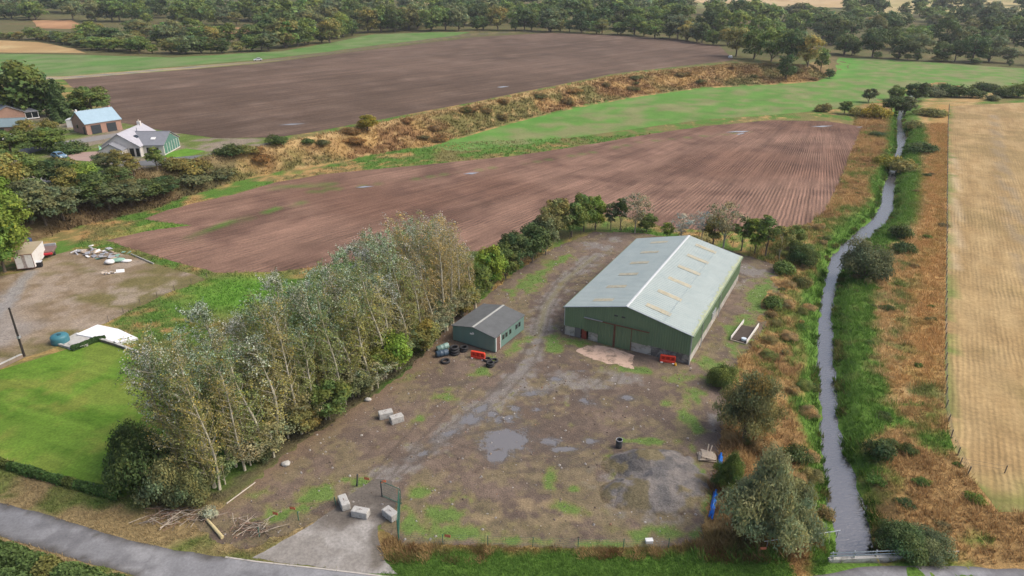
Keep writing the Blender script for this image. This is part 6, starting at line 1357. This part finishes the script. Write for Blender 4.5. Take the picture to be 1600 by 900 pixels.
ALL_SHEETS = [LAWN, YARD, STUB_POLY, PLOUGH_LOW, APRON, LYARD, ROAD_U + ROAD_D[::-1]]
def free(x, y):
    k = np.ones(x.shape, bool)
    for s in ALL_SHEETS: k &= ~inpoly(x, y, s)
    return k & (water_sd(x, y) > .05)
tc = lambda x, y: groundcol(x, y) * np.array((1.20, 1.22, 1.36))
BANKE = [(x + .1, y) for x, y in RR[1:24]] + [(x + (28 if i < 14 else 48), y) for i, (x, y) in reversed(list(enumerate(RR))) if 1 <= i <= 23]
x, y = scatter(BANKE, 190000, 1, free); tufts('rough_grass', 'rough dry and green grass on the field side of the stream', x, y, .55, .28, tc, 11, 5, .05)
BANKW = [(x - .1, y) for x, y in RL[1:24]] + [(x - 15, y) for x, y in RL[23:0:-1]]
x, y = scatter(BANKW, 34000, 22, lambda x, y: free(x, y) & (fbm(x, y, 2.4, 81, 3) > .5)); tufts('tall_dead_grass', 'tall straw and weed stalks in patches between yard and stream', x, y, 1.15, .4, lambda x, y: tc(x, y) * 1.05, 82, 6, .05)
x, y = scatter(BANKE, 60000, 23, lambda x, y: free(x, y) & (fbm(x, y, 2.0, 85, 3) > .54)); tufts('tall_dead_grass', 'tall straw and weed stalks in patches on the field side of the stream', x, y, .95, .4, lambda x, y: tc(x, y) * 1.08, 83, 5, .05)
x, y = scatter(BANKW, 100000, 2, free); tufts('rough_grass', 'rough dry and green grass on the yard side of the stream', x, y, .72, .30, tc, 12, 5, .05)
g = np.random.default_rng(71); ex = []; 
for L_, sg in ((RL, -1), (RR, 1)):
    tt = g.uniform(.04, .82, 2600); q = np.array([along(L_, float(t_)) for t_ in tt]); q[:, 0] += sg * g.uniform(-.15, .8, len(q)); k = fbm(q[:, 0], q[:, 1], 1.8, 73, 3) > .50; ex.append(q[k])
ex = np.concatenate(ex); k = ex[:, 1] > 45.2; ex = ex[k]
tufts('waterside_weeds', 'ragged green weeds hanging over the edges of the stream', ex[:, 0], ex[:, 1], .62, .30, lambda x, y: mixn(GRN * .8, OLIVE, sstep(.5, .66, fbm(x, y, 2, 5))), 72, 9, .06, zoff=.1)
x, y = scatter([(-12, 39), (24, 39), (30, 47.5), (-10, 47.5)], 26000, 3, free); tufts('verge_grass', 'green verge grass between road and yard fence', x, y, .22, .2, tc, 13, 5, .03)
x, y = scatter([(-13, 43.8), (28, 43.8), (28, 46.6), (-11, 46.6)], 6500, 33, free); k = fbm(x, y, 1.6, 88, 3) + (fbm(x, y, 6, 90, 2) - .5) > .5; x, y = x[k], y[k]; tufts('tall_dead_grass', 'tall dead brown grass along the front fence', x, y, .42, .3, lambda x, y: mixn(mixn(DRY2, BRACK, sstep(.4, .6, fbm(x, y, 1.5, 9))), OLIVE, sstep(.5, .6, fbm(x, y, 2.5, 19))), 14, 6, .03)
x, y = scatter([(-75, 60), (-46, 44), (-12, 40), (-18, 48), (-32, 54), (-60, 66)], 24000, 4, free); tufts('verge_grass', 'dry verge grass between road and lawn hedge', x, y, .28, .2, tc, 15, 5, .03)
x, y = scatter([(-72, 98), (-20, 60), (10, 118), (-60, 150), (-95, 150)], 40000, 5, free); tufts('rough_grass', 'rough grass behind the plantation and round the bare yard', x, y, .4, .3, tc, 16, 4, .06)
bk = [B_LINE[i] for i in range(3, 17)] + [T_LINE[i] for i in range(14, 2, -1)]
x, y = scatter(bk, 120000, 6); tufts('bracken', 'brown bracken and dry grass covering the bank', x, y, .75, .6, lambda x, y: groundcol(x, y) * .95, 17, 4, .13)
x, y = scatter(YARD, 50000, 7); gr = spl(x, y, Y_GRN) + (fbm(x, y, 1.3, 61, 4) - .5) * 1.5; k = (gr > .42) & (spl(x, y, Y_WET) < .3); x, y = x[k], y[k]; tufts('yard_weeds', 'grass and weeds growing through the yard', x, y, .15, .18, lambda x, y: col_yard(x, y), 18, 4, .03)
x, y = scatter([(10, 118), (75, 125), (120, 215), (100, 232), (-30, 205), (-62, 160), (-50, 158), (100, 212)], 30000, 8, free); tufts('rough_grass', 'rough grass on the headlands of the lower ploughed field', x, y, .45, .35, tc, 19, 4, .08)
# loose stones and litter on the yard
g = np.random.default_rng(55); x, y = scatter(YARD, 5200, 9); n = len(x); s = .035 + .09 * g.random(n) ** 4; VV = []; base = np.array([(-1, -1, 0), (1, -1, 0), (1, 1, 0), (-1, 1, 0), (-.6, -.6, 1), (.6, -.6, 1), (.6, .6, 1), (-.6, .6, 1)])
a = g.uniform(0, 6.28, n); bx = base[None] * s[:, None, None] * np.array((1.2, .9, .8)); ca, sa = np.cos(a)[:, None], np.sin(a)[:, None]
V = np.stack([bx[:, :, 0] * ca - bx[:, :, 1] * sa + x[:, None], bx[:, :, 0] * sa + bx[:, :, 1] * ca + y[:, None], bx[:, :, 2] + .012], 2).reshape(-1, 3)
q = np.array([(4, 5, 6, 7), (0, 1, 5, 4), (1, 2, 6, 5), (2, 3, 7, 6), (3, 0, 4, 7)]); F = (q[None] + np.arange(n)[:, None, None] * 8).reshape(-1, 4)
pal = np.array([(.34, .32, .3), (.25, .2, .16), (.45, .42, .38), (.14, .11, .09), (.5, .48, .46), (.34, .2, .13)]); C = pal[g.choice(6, n, p=[.25, .28, .14, .23, .04, .06])] * g.uniform(.8, 1.2, (n, 1))
tag(link('rubble', mesh_np('rubble', V, F, np.repeat(C, 8, 0), attr_name='tint'), LEAF), 'small stones and rubble strewn over the yard', 'rubble', kind='stuff')


# ------------------------------------------------------------------ thin haze in the far air
hv = bpy.data.materials.new('haze'); hv.use_nodes = True; t = hv.node_tree; t.nodes.clear()
o_ = t.nodes.new('ShaderNodeOutputMaterial'); pv = t.nodes.new('ShaderNodeVolumePrincipled'); pv.inputs['Color'].default_value = (.88, .93, 1.0, 1); pv.inputs['Density'].default_value = .00012; pv.inputs['Anisotropy'].default_value = .2
t.links.new(pv.outputs[0], o_.inputs['Volume'])
tag(MB().box((0, 1850, 84), (5600, 5200, 180)).build('haze', hv), 'thin pale haze in the air over the fields', kind='stuff')
